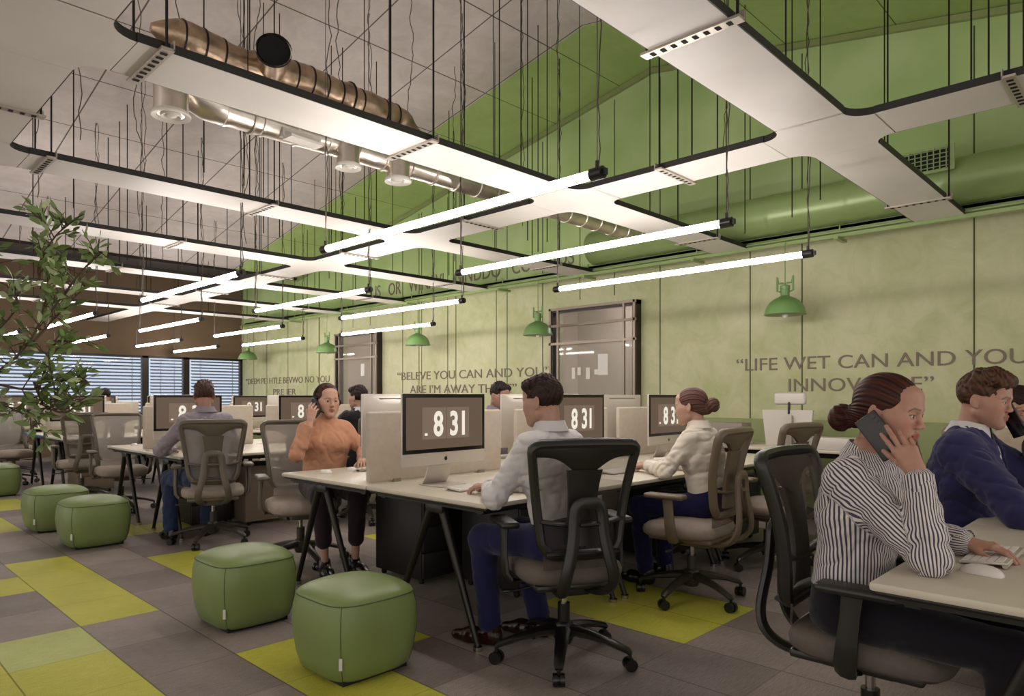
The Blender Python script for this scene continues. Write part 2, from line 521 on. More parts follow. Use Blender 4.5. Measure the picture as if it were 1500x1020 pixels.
# far window wall
fw = MB(); zt, zb = 2.19, 0.85
fw.box((1.9, YF + .1, (4.2 + zt) / 2), (11.8, .2, 4.2 - zt)); fw.box((1.9, YF + .1, zb / 2), (11.8, .2, zb))
struct(fw.build('wall_back', 'brown_wall'))
def wx_at(u):   # X on the far wall below image column u
    a_, b_ = ratio_at(u); return YF * a_ / b_
edges = [-2.4, wx_at(-330), wx_at(-70), wx_at(212), wx_at(272), 7.81]
for n, (x0, x1) in enumerate(zip(edges, edges[1:])):
    wn = bpy.data.objects.new('window_%d' % (n + 1), None); COL.objects.link(wn); struct(wn)
    f = MB(); w = .07
    for x in (x0 + w / 2, x1 - w / 2): f.box((x, YF, (zt + zb) / 2), (w, .1, zt - zb))
    f.box(((x0 + x1) / 2, YF, zt - .02), (x1 - x0, .1, .05)); f.box(((x0 + x1) / 2, YF, zb + .02), (x1 - x0, .12, .05))
    f.build('window_frame', 'frame_dark', wn)
    g = MB(); g.box(((x0 + x1) / 2, YF + .05, (zt + zb) / 2), (x1 - x0 - .1, .01, zt - zb - .06)); g.build('glass_pane', 'pane_glass', wn)
    s_ = MB(); z = zb + .06
    while z < zt - .05:
        mt = Matrix.Rotation(R(28), 3, 'X')
        s_.box(((x0 + x1) / 2, YF - .09, z), (x1 - x0 - .18, .066, .004), mtx=mt); z += .074
    for x in (x0 + .3, x1 - .3): s_.box((x, YF - .12, (zt + zb) / 2), (.012, .004, zt - zb - .08))
    s_.build('blind', 'blind_slat', wn)
g = MB(); g.box((2.5, YF + .8, 1.6), (13, .05, 3.0)); o = g.build('daylight_sky', 'daylight'); struct(o)

# ================================================================== OVERHEAD TRAYS
ZT = 2.9; TW = 0.40; JB = .33
TRY = [-0.45, 1.62, 3.68, 5.8, 7.8, 9.85, 11.9, 13.9]
TRX = [0.77, 4.55]
XEND = 7.32
def rod(parent, x, y, z0, r=.006, top=None):
    q = MB(); q.cyl((x, y, z0), (x, y, (top if top else ceil_z(y) + .02)), r, 6); return q.build('hanger_rod', 'rod_metal', parent)
def splice(parent, x, y, alongx):
    q = MB()
    L_ = TW + .10
    d = (.06, L_, .012) if alongx else (L_, .06, .012)
    q.box((x, y, ZT - .012), d, 0)
    for k in range(8):
        t = (k - 3.5) * L_ / 9
        c = (x, y + t, ZT - .019) if alongx else (x + t, y, ZT - .019)
        q.box(c, (.030, .022, .003) if alongx else (.022, .030, .003), 1)
    q.box((x + (.028 if alongx else 0), y + (0 if alongx else .028), ZT + .01), (.006, L_, .05) if alongx else (L_, .006, .05), 0)
    return q.build('splice_plate', ['splice_metal', 'black_void'], parent)
ordn = ['behind the viewer', 'nearest', 'second', 'third', 'fourth', 'fifth', 'sixth', 'seventh']
for n, y in enumerate(TRY):
    if n == 0: continue
    t = thing('cable_tray', ordn[n].capitalize() + (' of the pale suspended trays running to the green wall, counted from the camera'), 'ceiling tray', (0, 0, 0), group='parallel suspended trays under the ceiling')
    p = MB()
    segs = [(-2.2, .77 - JB), (.77 + JB, 4.55 - JB), (4.55 + JB, XEND)]
    for x0, x1 in segs:
        p = MB(); p.box(((x0 + x1) / 2, y, ZT), (x1 - x0 - .01, TW, .012)); p.build('tray_panel', 'tray_panel', t)
        for s in (-1, 1):
            e = MB(); e.box(((x0 + x1) / 2, y + s * TW / 2, ZT + .016), (x1 - x0, .012, .042)); e.build('tray_flange', 'tray_edge', t)
    for x in (1.10 if False else 1.22, 2.84, 6.60):
        splice(t, x, y, True)
        for s in (-1, 1): rod(t, x, y + s * (TW / 2 + .03), ZT, .007 if n < 3 else .006)
    for x in (3.9, 5.7):
        rod(t, x, y, ZT, .005)
for n, x in enumerate(TRX):
    t = thing('cable_tray', ('Cross tray spanning over the poufs, hugging the left edge of the view', 'Cross tray linking the parallel trays above the desk monitors')[n], 'ceiling tray')
    p = MB()
    ys_ = [-2.5] + [v for yy in TRY for v in (yy - JB, yy + JB)] + [16.9]
    segs = [(ys_[i], ys_[i + 1]) for i in range(0, len(ys_), 2) if ys_[i + 1] - ys_[i] > .1]
    for y0, y1 in segs:
        p = MB(); p.box((x, (y0 + y1) / 2, ZT), (TW, y1 - y0 - .01, .012)); p.build('tray_panel', 'tray_panel', t)
        for s in (-1, 1):
            e = MB(); e.box((x + s * TW / 2, (y0 + y1) / 2, ZT + .016), (.012, y1 - y0, .042)); e.build('tray_flange', 'tray_edge', t)
    for yy in TRY[1:]:
        # junction plate with rounded inner corners
        q = MB(); pts = []; A = TW / 2; B = JB
        for cx, cy, a0 in ((B, B, 180), (-B, B, 270), (-B, -B, 0), (B, -B, 90)):
            arc = [(cx + (B - A) * math.cos(R(a0 + 90 - k * 15)), cy + (B - A) * math.sin(R(a0 + 90 - k * 15))) for k in range(7)]
            pts.append(arc)
        order = pts[0][::-1] + pts[1][::-1] + pts[2][::-1] + pts[3][::-1]
        loop = []
        loop = sorted([p_ for arc in pts for p_ in arc], key=lambda p_: math.atan2(p_[1], p_[0]))
        bot = [(x + a, yy + b, ZT - .007) for a, b in loop]; topv = [(x + a, yy + b, ZT + .007) for a, b in loop]; L_ = len(loop)
        cv = [(x, yy, ZT - .007), (x, yy, ZT + .007)]
        fs = [(2 * L_, (k + 1) % L_, k) for k in range(L_)] + [(2 * L_ + 1, L_ + k, L_ + (k + 1) % L_) for k in range(L_)]
        q.add(bot + topv + cv, fs)
        q.build('junction_plate', 'tray_panel', t)
        for arc in pts:
            q = MB()
            for (a, b), (c_, d_) in zip(arc, arc[1:]):
                vs = [(x + a, yy + b, ZT - .007), (x + c_, yy + d_, ZT - .007), (x + c_, yy + d_, ZT + .037), (x + a, yy + b, ZT + .037)]
                q.add(vs + [(v[0] * .999 + .001 * x, v[1] * .999 + .001 * yy, v[2]) for v in vs], [(0, 1, 2, 3), (7, 6, 5, 4), (0, 4, 5, 1), (3, 2, 6, 7)])
            q.build('corner_flange', 'tray_edge', t)
    for i in range(len(TRY) - 1):
        y = (TRY[i] + TRY[i + 1]) / 2 + .06
        splice(t, x, y, False)
        for s in (-1, 1): rod(t, x + s * (TW / 2 + .03), y, ZT, .006)
    rod(t, x + .1, TRY[1] - .75, ZT, .005); rod(t, x, TRY[1] - .85, ZT, .005)

# loose wavy cables hanging from the ceiling
def wavy(x, y, z0, z1, seed, amp=.03, r=.0035):
    rn = random.Random(seed); pts = []; n = max(6, int((z1 - z0) / .07)); ax = ay = 0
    for k in range(n + 1):
        z = z0 + (z1 - z0) * k / n
        ph = rn.random() * 6.28
        ax = .6 * ax + rn.uniform(-amp, amp) * .7; ay = .6 * ay + rn.uniform(-amp, amp) * .7
        e = math.sin(math.pi * k / n) ** .3 if 0 < k < n else 0
        pts.append((x + ax * e + amp * .6 * math.sin(z * 6 + seed) * e, y + ay * e, z))
    q = MB(); q.tube(pts, r, 5); return q

# ================================================================== LINEAR LIGHTS
ZL = 2.30
def make_tube():
    t = thing('linear_light', 'x', 'light', (0, 0, 0), group='linear tube lights hung over the desks')
    q = MB(); q.cyl((0, -1.17, 0), (0, 1.17, 0), .0225, 14); q.build('lamp_tube', 'tube_glow', t)
    for s in (-1, 1):
        q = MB(); q.cyl((0, s * 1.165, 0), (0, s * 1.235, 0), .030, 14); q.cyl((0, s * 1.2, .02), (0, s * 1.2, .06), .010, 8)
        q.box((0, s * 1.245, 0), (.02, .02, .03)); q.build('end_cap', 'tube_cap', t)
    return t
tube0 = make_tube(); first = True
LT = [(2.62, 3.18, 'over the front desk, nearest the white-shirted man', 0), (3.90, 3.18, 'over the middle of the front desk', 0), (5.16, 3.18, 'closest to the big wall quote', 0),
      (2.62, 6.93, 'over the grey-shirted man seated with his back turned', 0), (3.90, 6.93, 'middle one over the second desk row', 0), (5.05, 6.85, 'right one over the second desk row', 0), (6.37, 8.95, 'beside the dome pendants past the second desk row', 0),
      (2.62, 11.0, 'left one over the third desk row', 0), (3.80, 10.7, 'middle one over the third desk row', 0), (5.02, 10.8, 'right one over the third desk row', 0), (6.30, 12.5, 'beside the far dome pendant', 0),
      (2.50, 14.6, 'left one over the farthest desk row', 0), (3.72, 14.4, 'middle one over the farthest desk row', 0), (4.92, 14.4, 'right one over the farthest desk row', 0), (6.1, 15.6, 'smallest one before the slatted windows', 0)]
for k, (x, y, lab, _z) in enumerate(LT):
    t = tube0 if k == 0 else copy_tree(tube0)
    t.location = (x, y, ZL); t['label'] = 'White glowing tube light hung ' + lab
    for s in (-1, 1):
        yy = y + s * 1.2; zc = ceil_z(yy) if yy < 14.2 else 4.05
        q = MB(); q.cyl((0, s * 1.2, .05), (0, s * 1.2, zc - ZL), .0025, 5); q.build('suspension_wire', 'cable_sheath', t)
        q = wavy(.012, s * 1.2, .05, zc - ZL, 11 * k + s + 3, .022, .0035 if k < 7 else .004); q.build('power_cable', 'cable_sheath', t)
for k, (x, y) in enumerate(((1.9, 5.1), (2.2, 6.9), (1.7, 8.3), (3.1, 8.9), (2.9, 6.0), (3.4, 7.3), (4.0, 5.2), (4.9, 4.6), (1.55, 6.2), (5.6, 6.4), (5.9, 3.0), (3.2, 5.1))):
    z0 = ZT + .01 + (.0 if k % 2 else .35)
    q = wavy(x, y, z0, ceil_z(y) - .01, 100 + k, .03, .004)
    o = q.build('loose_cable', 'cable_sheath'); tag(o, 'loose wavy cable dangling from the panelled ceiling', 'cable', 'loose cables dangling from the ceiling')
for k, (x, y) in enumerate(((2.1, 5.2), (2.45, 5.3), (3.3, 6.7), (3.5, 6.75), (4.2, 6.9), (1.7, 7.0), (1.8, 9.0), (2.8, 9.2), (4.3, 8.8), (5.4, 5.0), (5.6, 4.9), (5.9, 5.3), (6.4, 2.6), (6.0, 2.2), (6.7, 3.2), (6.2, 7.2), (5.2, 8.6), (5.8, 9.4))):
    q = MB(); q.cyl((0, 0, ZT - ceil_z(y)), (0, 0, 0), .0055, 6)
    o = q.build('ceiling_rod', 'rod_metal', loc=(x, y, ceil_z(y) + .01)); tag(o, 'thin dark threaded rod hanging straight from the ceiling', 'rod', 'threaded rods hanging from the ceiling')

# ================================================================== DUCTS
def ringed(q, pts, r, n=20, step=2, mi=0):
    q.tube(pts, r, n, mi)
t = thing('spiral_duct', 'Silver spiral air duct with round diffusers running toward the green wall', 'air duct')
q = MB(); pts = []; rs = []
x = 2.0
while x < 7.15:
    pts += [(x, 4.7, 3.2), (x + .02, 4.7, 3.2), (x + .025, 4.7, 3.2), (x + .045, 4.7, 3.2), (x + .05, 4.7, 3.2)]; rs += [.095, .095, .104, .104, .095]; x += .26
q.tube(pts, rs, 22); q.build('duct_pipe', 'duct_silver', t)
for x in (2.22, 3.85, 4.6, 5.4): 
    q = MB(); q.tube([(x - .008, 4.7, 3.2), (x + .008, 4.7, 3.2)], .108, 22); q.build('duct_band', 'splice_metal', t)
q = MB(); q.tube([(2.05, 4.7, 3.2), (1.92, 4.7, 3.21), (1.82, 4.73, 3.27), (1.76, 4.78, 3.38), (1.74, 4.82, 3.5)], [.1, .108, .112, .108, .1], 18)
q.build('elbow', 'duct_silver', t)
q = MB(); q.box((2.56, 4.58, 3.10), (.27, .11, .02), rz=.1); q.box((2.56, 4.62, 3.14), (.3, .06, .06)); q.build('access_plate', 'vent_white', t)
for x, r, dz in ((1.66, .105, .02), (2.96, .088, 0), (3.43, .098, 0)):
    q = MB(); q.lathe([(r * .98, .33), (r * .98, .05), (r, .03), (r, .0)], 24, 0, (x, 4.62, 3.02 + dz)); dp = q.build('diffuser_drum', 'duct_silver', t)
    q = MB(); q.lathe([(r + .002, .02), (r * 1.13, .0), (r * 1.1, -.012), (r * .8, -.004), (r * .72, .012), (r * .6, .0), (r * .55, -.012), (r * .35, .006), (r * .3, -.008), (.0001, -.016)], 24, 0, (x, 4.62, 3.02 + dz)); q.build('diffuser_ring', 'vent_white', dp)
t = thing('flexible_duct', 'Crumpled foil flexible duct with an open black branch mouth lying above the second tray', 'air duct')
q = MB(); pts = []; rs = []; rn = random.Random(4); x = 1.62
while x < 3.85:
    e = max(0, x - 3.55)
    pts.append((x - e * .3, 4.85 + .012 * math.sin(x * 9), 3.655 + .02 * math.sin(x * 5) - e * e * 2.2)); rs.append(.114 + rn.uniform(-.008, .008) + (.010 if int(x / .045) % 4 == 0 else 0)); x += .045
rs[0] = .03; rs[1] = .06; rs[2] = .085
q.tube(pts, rs, 20); q.build('duct_hose', 'duct_flex', t)
for x in (1.78, 1.93, 2.06, 2.62, 2.74, 2.88, 3.02, 3.10, 3.2, 3.42, 3.55):
    k_ = min(range(len(pts)), key=lambda i_: abs(pts[i_][0] - x)); c_ = pts[k_]
    q = MB(); q.tube([(c_[0] - .006, c_[1], c_[2]), (c_[0] + .006, c_[1], c_[2])], rs[k_] + .006, 20); q.build('clamp_band', 'rod_metal', t)
q = MB(); q.tube([(2.42, 4.8, 3.65), (2.37, 4.66, 3.66), (2.32, 4.56, 3.67)], [.1, .112, .115], 22, 0, caps=False)
q.tube([(2.33, 4.575, 3.668), (2.318, 4.552, 3.671)], [.122, .122], 22, 1, caps=False); b_ = q.build('branch_collar', ['duct_flex', 'black_void'], t)
q = MB(); q.tube([(2.335, 4.59, 3.667), (2.325, 4.565, 3.669)], [.108, .108], 22); q.build('branch_opening', 'black_void', b_)
# straps
for x in (2.2, 3.4, 4.6, 5.9):
    q = MB(); q.cyl((x, 4.7, 3.3), (x, 4.7, ceil_z(4.7)), .004, 5); q.build('hanger_wire', 'rod_metal', bpy.data.objects['spiral_duct'])

t = thing('wall_duct', 'Large green painted round duct running high along the green wall', 'air duct')
q = MB(); pts = []; rs = []; y = -1.6
while y < 4.9:
    pts += [(7.30, y, 3.2), (7.30, y + .7, 3.2), (7.30, y + .72, 3.2), (7.30, y + .76, 3.2), (7.30, y + .78, 3.2)]; rs += [.21, .21, .216, .216, .21]; y += .8
q.tube(pts, rs, 32); q.build('duct_pipe', 'duct_green', t)
q = MB(); q.box((7.05, 1.72, 3.36), (.03, .56, .23), 0)
for k in range(10): q.box((7.03, 1.50 + k * .049, 3.36), (.02, .008, .19), 0)
for k in range(5): q.box((7.03, 1.72, 3.29 + k * .037), (.02, .5, .006), 0)
q.box((7.036, 1.72, 3.36), (.012, .48, .175), 1)
q.box((7.13, 1.72, 3.36), (.14, .5, .18), 0)
q.build('air_grille', ['duct_green', 'black_void'], t)
# pipe ledge below the duct and the lighting rail
t = thing('wall_ledge', 'Green boxed ledge under the big duct along the green wall', 'ledge')
q = MB(); q.box((7.60, 6.5, 2.99), (.36, 19, .04)); q.box((7.43, 6.5, 2.95), (.02, 19, .10)); q.build('ledge_board', 'duct_green', t)
t = thing('lighting_rail', 'Slim green rail along the green wall carrying the dome pendants', 'rail')
q = MB(); q.box((7.34, 6.5, 2.88), (.05, 19, .035)); q.box((7.34, 6.5, 2.915), (.09, 19, .012)); q.build('rail_profile', 'duct_green', t)
for y in (0.9, 2.5, 4.1, 5.7, 7.3, 9.5, 11.5, 13.5):
    q = MB(); q.box((7.36, y, 2.845), (.26, .04, .03)); q.cyl((7.34, y, 2.9), (7.34, y, 3.02), .008, 6); q.build('rail_bracket', 'duct_green', t)

# dome pendants
t0 = None
for k, (y, lab) in enumerate(((3.04, 'Green dome pendant lamp above the large wall quote, nearest of the row'), (6.56, 'Green dome pendant hanging just left of the nearer glazed door'), (9.28, 'Green dome pendant hanging over the middle wall quote'),
        (12.15, 'Green dome pendant hanging left of the farther glazed door'), (15.6, 'Green dome pendant farthest away, by the slatted windows'))):
    if t0 is None:
        t0 = thing('pendant_lamp', lab, 'lamp', group='green dome pendants along the rail'); t = t0
        q = MB(); pr = [(.20 * math.cos(R(a)) + .004, .190 * math.sin(R(a))) for a in range(0, 80, 8)]
        inner = [(r_ - .006, z_ - .004) for r_, z_ in pr]
        q.lathe([(.212, -.006), (.212, .004)] + pr[1:] + [(.045, .195), (.045, .26), (.05, .262), (.05, .30), (.03, .31), (.0001, .31)], 32, 0)
        q.build('lamp_shade', 'pendant_green', t)
        q = MB(); q.lathe([(.206, -.006)] + inner[1:] + [(.0001, .145)], 32, 0); q.build('shade_lining', 'pendant_inner', t)
        q = MB(); q.lathe([(.0001, -.04), (.02, -.034), (.032, -.015), (.034, .005), (.024, .04), (.018, .08)], 16, 0); q.build('bulb', 'bulb_glass', t)
        q = MB()
        for s in (-1, 1): q.tube([(0, s * .05, .24), (0, s * .085, .25), (0, s * .085, .40), (0, s * .07, JB), (0, s * .02, JB)], .011, 8)
        q.cyl((0, 0, .3), (0, 0, JB), .012, 8); q.build('bracket', 'pendant_green', t)
        q = MB(); q.cyl((0, 0, JB), (0, 0, .76), .005, 6); q.build('stem', 'pendant_green', t)
    else: t = copy_tree(t0)
    t.location = (7.30, y, 2.13); t['label'] = lab

# ================================================================== WALL QUOTES
def quote(body, y_start, z, cap, width=None, cat='wall lettering', label='', xs=1.0):
    size = cap / 0.73
    me = text_mesh(body, size, 1.0, 0.0, 'LEFT', .003)
    w0 = max(v.co.x for v in me.vertices)
    k = (width / w0) if width else xs
    for v in me.vertices: v.co.x *= k
    me.materials.clear(); me.materials.append(M['letter_brown'])
    o = link('wall_lettering', me); o.rotation_euler = (R(90), 0, R(-90)); o.location = (WX - .006, y_start, z)
    tag(o, label, cat); return o
Y_ = lambda u: wall_y(u, WX)
quote('\u201cLIFE WET CAN AND YOU', Y_(1078), 1.56, .15, Y_(1078) - Y_(1507), label='Large brown lettering reading LIFE WET CAN AND YOU on the green wall')
quote('INNOVATRE\u201d', Y_(1153), 1.315, .15, Y_(1153) - Y_(1368), label='Second line of the large quote, starting INNOV, behind the woman in stripes')
quote('\u201cBELEVE YOU CAN AND YOU\u2019\u2019', Y_(582), 1.565, .15, Y_(582) - Y_(806), label='Brown lettering reading BELEVE YOU CAN AND YOU, left of the glazed door')
quote('ARE I\u2019M AWAY THERE\u201d', Y_(601), 1.32, .15, Y_(601) - Y_(757), label='Brown lettering ARE IN AWAY under the middle quote, ending behind a man')
quote('\u201cDEEM PEI HTLE BEVWO NO YOU', Y_(360), 1.565, .15, Y_(360) - Y_(483), label='Garbled dark lettering ending in YOU at the far end of the green wall')
quote('PRE IER', Y_(400), 1.30, .15, Y_(400) - Y_(434), label='Short garbled second line of the farthest wall quote')
quote('O IS   OR   WINAVI   GINDDO   COU   IDS   7O   IA', Y_(536), 3.17, .24, Y_(536) - Y_(936), label='Garbled brown lettering high on the green wall above the tube lights')
# ================================================================== OFFICE CHAIR (faces +Y)
def back_y(z):          # side profile of the backrest
    t = (z - .52) / .55
    return -.235 - .02 * math.sin(min(max(t, 0), 1) * math.pi) * -1.2 - .075 * max(t, 0) ** 1.6
def back_curve(x): return .35 * x * x
def bp(x, z, off=0.0): return (x, back_y(z) + back_curve(x) + off, z)
def make_chair(frame, fabric, seatm, base):
    t = thing('office_chair', 'x', 'chair')
    # seat cushion
    q = MB(); W2, D2 = .25, .245; prof = [(.0, .0, .090), (.55, .55, .088), (.86, .86, .080), (.97, .97, .062), (1.0, 1.0, .040), (.98, .98, .018), (.90, .90, .0), (.0, .0, .0)]
    n = 36; vs = []
    for sx, sy, z in prof:
        for k in range(n):
            th = 2 * math.pi * k / n; c, s = math.cos(th), math.sin(th)
            x = W2 * math.copysign(abs(c) ** .5, c) * sx; y = D2 * math.copysign(abs(s) ** .5, s) * sy
            zz = z + .405 - (.018 * max(0, (y / D2)) ** 3) + .010 * (x / W2) ** 2 * (1 if z > .03 else 0)
            vs.append((x, y + .02, zz))
    fs = [(i * n + k, i * n + (k + 1) % n, (i + 1) * n + (k + 1) % n, (i + 1) * n + k) for i in range(len(prof) - 1) for k in range(n)]
    q.add(vs, fs, 0, True); q.build('seat', seatm, t)
    # shell under the seat
    q = MB(); q.rbox((0, .0, .395), (.40, .40, .03), .012); q.rbox((0, -.02, .365), (.17, .24, .06), .015); q.build('seat_shell', frame, t)
    # back frame: loop, top panel, spine, lumbar bar
    q = MB()
    zt, zb = 1.045, .545; loop = []
    def hw(z): return .178 + .072 * ((z - zb) / (zt - zb)) ** 1.1
    for k in range(13):  z = zb + .06 + (zt - zb - .10) * k / 12; loop.append((-hw(z), z))
    for a in (30, 60): loop.append((-hw(zt) + .04 * (1 - math.cos(R(a))), zt - .04 + .04 * math.sin(R(a))))
    for k in range(9): x = -hw(zt) + .04 + (2 * hw(zt) - .08) * k / 8; loop.append((x, zt + .006 * (1 - (x / .25) ** 2)))
    loop += [(-x, z) for x, z in loop[:15][::-1]]
    for a in (30, 60): loop.append((hw(zb) - .06 * (1 - math.cos(R(a))), zb + .06 - .06 * math.sin(R(a))))
    for k in range(7): x = hw(zb) - .06 - (2 * hw(zb) - .12) * k / 6; loop.append((x, zb))
    for a in (60, 30): loop.append((-hw(zb) + .06 * (1 - math.cos(R(a))), zb + .06 - .06 * math.sin(R(a))))
    P = [bp(x, z) for x, z in loop]
    q.tube(P, .026, 8, closed=True, flat=.8)
    # top panel dipping to the spine
    def tp(u, v):
        x = (u * 2 - 1) * (.235 - .0 * v)
        top = zt + .006; low = zt - .055 - .085 * math.exp(-(x / .095) ** 2) - .0 * v
        z = top + (low - top) * v
        return bp(x, z, -.012 - .010 * math.sin(v * math.pi))
    q.grid(tp, 24, 6, thick=(0, .02, 0))
    q.grid(lambda u, v: bp((u * 2 - 1) * (.066 + .016 * abs(2 * v - 1) ** 2), .93 - .34 * v, -.016 - .008 * math.sin(u * math.pi)), 6, 12, thick=(0, .02, 0))
    q.tube([bp(x, .700 - .020 * math.cos(x * 9), -.012) for x in [(-.20 + .04 * k) * .97 for k in range(11)]], .022, 8, flat=.5)
    q.tube([bp(x, .560, -.01) for x in [-.17 + .034 * k for k in range(11)]], .028, 8, flat=.45)
    q.build('back_frame', frame, t)
    # yoke: inverted U behind the spine, legs flare and run under the seat
    q = MB(); half = []
    for x, y, z in ((.0, -.315, .790), (.040, -.315, .788), (.060, -.313, .765), (.066, -.312, .72), (.072, -.318, .64), (.088, -.330, .56), (.108, -.335, .49), (.118, -.318, .43), (.105, -.27, .385), (.085, -.19, .365), (.07, -.10, .362), (.05, -.02, .365)):
        half.append((x, y, z))
    path = [(-x, y, z) for x, y, z in half[::-1]] + half[1:]
    # smooth the path
    for _ in range(2):
        np_ = [path[0]]
        for a, b in zip(path, path[1:]):
            np_.append(tuple(a[i] * .75 + b[i] * .25 for i in range(3))); np_.append(tuple(a[i] * .25 + b[i] * .75 for i in range(3)))
        path = np_ + [path[-1]]
    q.tube(path, .028, 8, flat=.6); q.tube([(-.045, -.318, .70), (.045, -.318, .70)], .02, 8, flat=.5)
    q.build('back_yoke', frame, t)
    # woven back
    q = MB()
    q.grid(lambda u, v: (lambda z: bp((u * 2 - 1) * hw(z) * .97, z, .016 + .016 * math.sin(v * math.pi)))(zb + .01 + (zt - zb - .02) * v), 12, 16)
    q.build('mesh_back', fabric, t)
    q = MB()
    q.grid(lambda u, v: bp((u * 2 - 1) * (.17), .48 + .07 * v, .02), 10, 3, thick=(0, .008, 0)); q.build('lumbar_pad', fabric, t)
    # arms
    for s in (-1, 1):
        q = MB(); pth = [(s * .12, .0, .385), (s * .20, .0, .383), (s * .262, .0, .395), (s * .288, .004, .43), (s * .292, .012, .50), (s * .290, .02, .58), (s * .288, .026, .645)]
        q.tube(pth, [.03, .032, .034, .036, .034, .031, .034], 8, flat=[.4, .4, .45, .5, .5, .5, .6], up=(s * 1, 0, .25)); a_ = q.build('armrest', frame, t)
        q = MB(); q.rbox((s * .283, .045, .662), (.088, .25, .030), .014, seg=3); q.build('arm_pad', frame, a_)
    # gas lift, base, casters
    q = MB(); q.cyl((0, 0, .16), (0, 0, .27), .030, 16); q.cyl((0, 0, .26), (0, 0, .37), .016, 12, 1); q.build('gas_lift', [base, 'chrome'], t)
    q = MB(); q.lathe([(.0001, .075), (.038, .08), (.05, .11), (.045, .17), (.03, .185), (.0001, .186)], 20)
    for k in range(5):
        a = R(90 + 72 * k + 12); c, s = math.cos(a), math.sin(a)
        q.tube([(c * .03, s * .03, .145), (c * .12, s * .12, .138), (c * .22, s * .22, .118), (c * .315, s * .315, .088), (c * .33, s * .33, .075)], [.040, .034, .029, .024, .018], 8, flat=[.7, .7, .6, .6, .6])
    q.build('base', base, t)
    for k in range(5):
        a = R(90 + 72 * k + 12); c, s = math.cos(a) * .325, math.sin(a) * .325; w = random.Random(k).uniform(0, 6.28)
        q = MB(); dx, dy = math.cos(w), math.sin(w)
        for e in (-1, 1): q.cyl((c + dx * e * .006, s + dy * e * .006, .029), (c + dx * e * .026, s + dy * e * .026, .029), .029, 16)
        q.cyl((c - dx * .01, s - dy * .01, .029), (c + dx * .01, s + dy * .01, .029), .018, 10); q.cyl((c, s, .03), (c, s, .085), .009, 8)
        q.build('caster', 'caster_black', t)
    q = MB(); q.tube([(-.05, .02, .36), (-.14, .03, .352), (-.22, .03, .338), (-.27, .03, .336)], .006, 6); q.rbox((-.27, .03, .336), (.05, .02, .012), .005); q.build('lever', base, t)
    return t
CH = {'black': make_chair('chair_black', 'mesh_taupe', 'seat_fabric', 'caster_black'),  # same chair in shaded and lit tones, lighting put into the colours
      'taupe': make_chair('chair_taupe', 'mesh_taupe', 'seat_fabric_light', 'base_grey'),
      'grey': make_chair('chair_grey', 'mesh_light', 'seat_fabric_light', 'base_grey')}
used = set()
def chair(kind, x, y, deg, label, group=None):
    t = CH[kind] if kind not in used else copy_tree(CH[kind])
    used.add(kind); t.location = (x, y, 0); t.rotation_euler = (0, 0, R(deg)); t['label'] = label
    if group: t['group'] = group
    return t

# ================================================================== BENCH DESKS
BX0 = 2.28; DW = 1.25; DD = 1.0; ZD = .74
def make_desk():      # user sits at -Y side, desk spans x 0..DW, y 0..DD
    t = thing('desk', 'x', 'desk')
    q = MB(); q.rbox((DW / 2, DD / 2, ZD - .0125), (DW - .004, DD - .006, .025), .008); q.build('desk_top', 'desk_top', t)
    q = MB(); q.box((DW / 2, .10, ZD - .045), (DW - .10, .04, .038)); q.box((DW / 2, DD - .1, ZD - .045), (DW - .10, .04, .038)); q.box((.06, DD / 2, ZD - .04), (.04, DD - .12, .03)); q.box((DW - .06, DD / 2, ZD - .04), (.04, DD - .12, .03))
    q.rbox((DW / 2, DD / 2, ZD - .031), (DW - .03, DD - .03, .012), .004); q.build('under_frame', 'desk_leg', t)
    for sx, x in ((1, .06), (-1, DW - .06)):
        for yt, yb in ((.40, .12), (.47, .80)):
            q = MB(); q.tube([(x, yt, ZD - .05), (x, yb, .02)], [.024, .015], 12); q.cyl((x, yb, 0), (x, yb, .022), .024, 14, 1)
            q.build('leg', ['desk_leg', 'chrome'], t)
        q = MB(); q.rbox((x, .435, ZD - .07), (.05, .14, .05), .01); q.build('leg_bracket', 'desk_leg', t)
    return t
desk0 = make_desk(); ndesk = 0
def desk(x, y, flip, label):
    global ndesk
    t = desk0 if ndesk == 0 else copy_tree(desk0); ndesk += 1
    t.location = (x + (DW if flip else 0), y + (2 * DD if flip else 0), 0); t.rotation_euler = (0, 0, math.pi if flip else 0)
    t['label'] = label; t['group'] = 'bench desks in rows'; return t

def make_screen():
    t = thing('desk_screen', 'x', 'desk divider')
    q = MB(); q.rbox((0, 0, .205), (1.10, .035, .42), .015, seg=3); q.build('divider_panel', 'screen_fabric', t)
    q = MB()
    for s in (-1, 1): q.box((s * .35, 0, .0), (.05, .06, .02))
    q.build('clamp', 'screen_edge', t)
    return t
scr0 = make_screen(); nscr = 0
def screen(x, y, label):
    global nscr
    t = scr0 if nscr == 0 else copy_tree(scr0); nscr += 1
    t.location = (x, y, ZD + .01); t['label'] = label; t['group'] = 'upholstered desk dividers'; return t

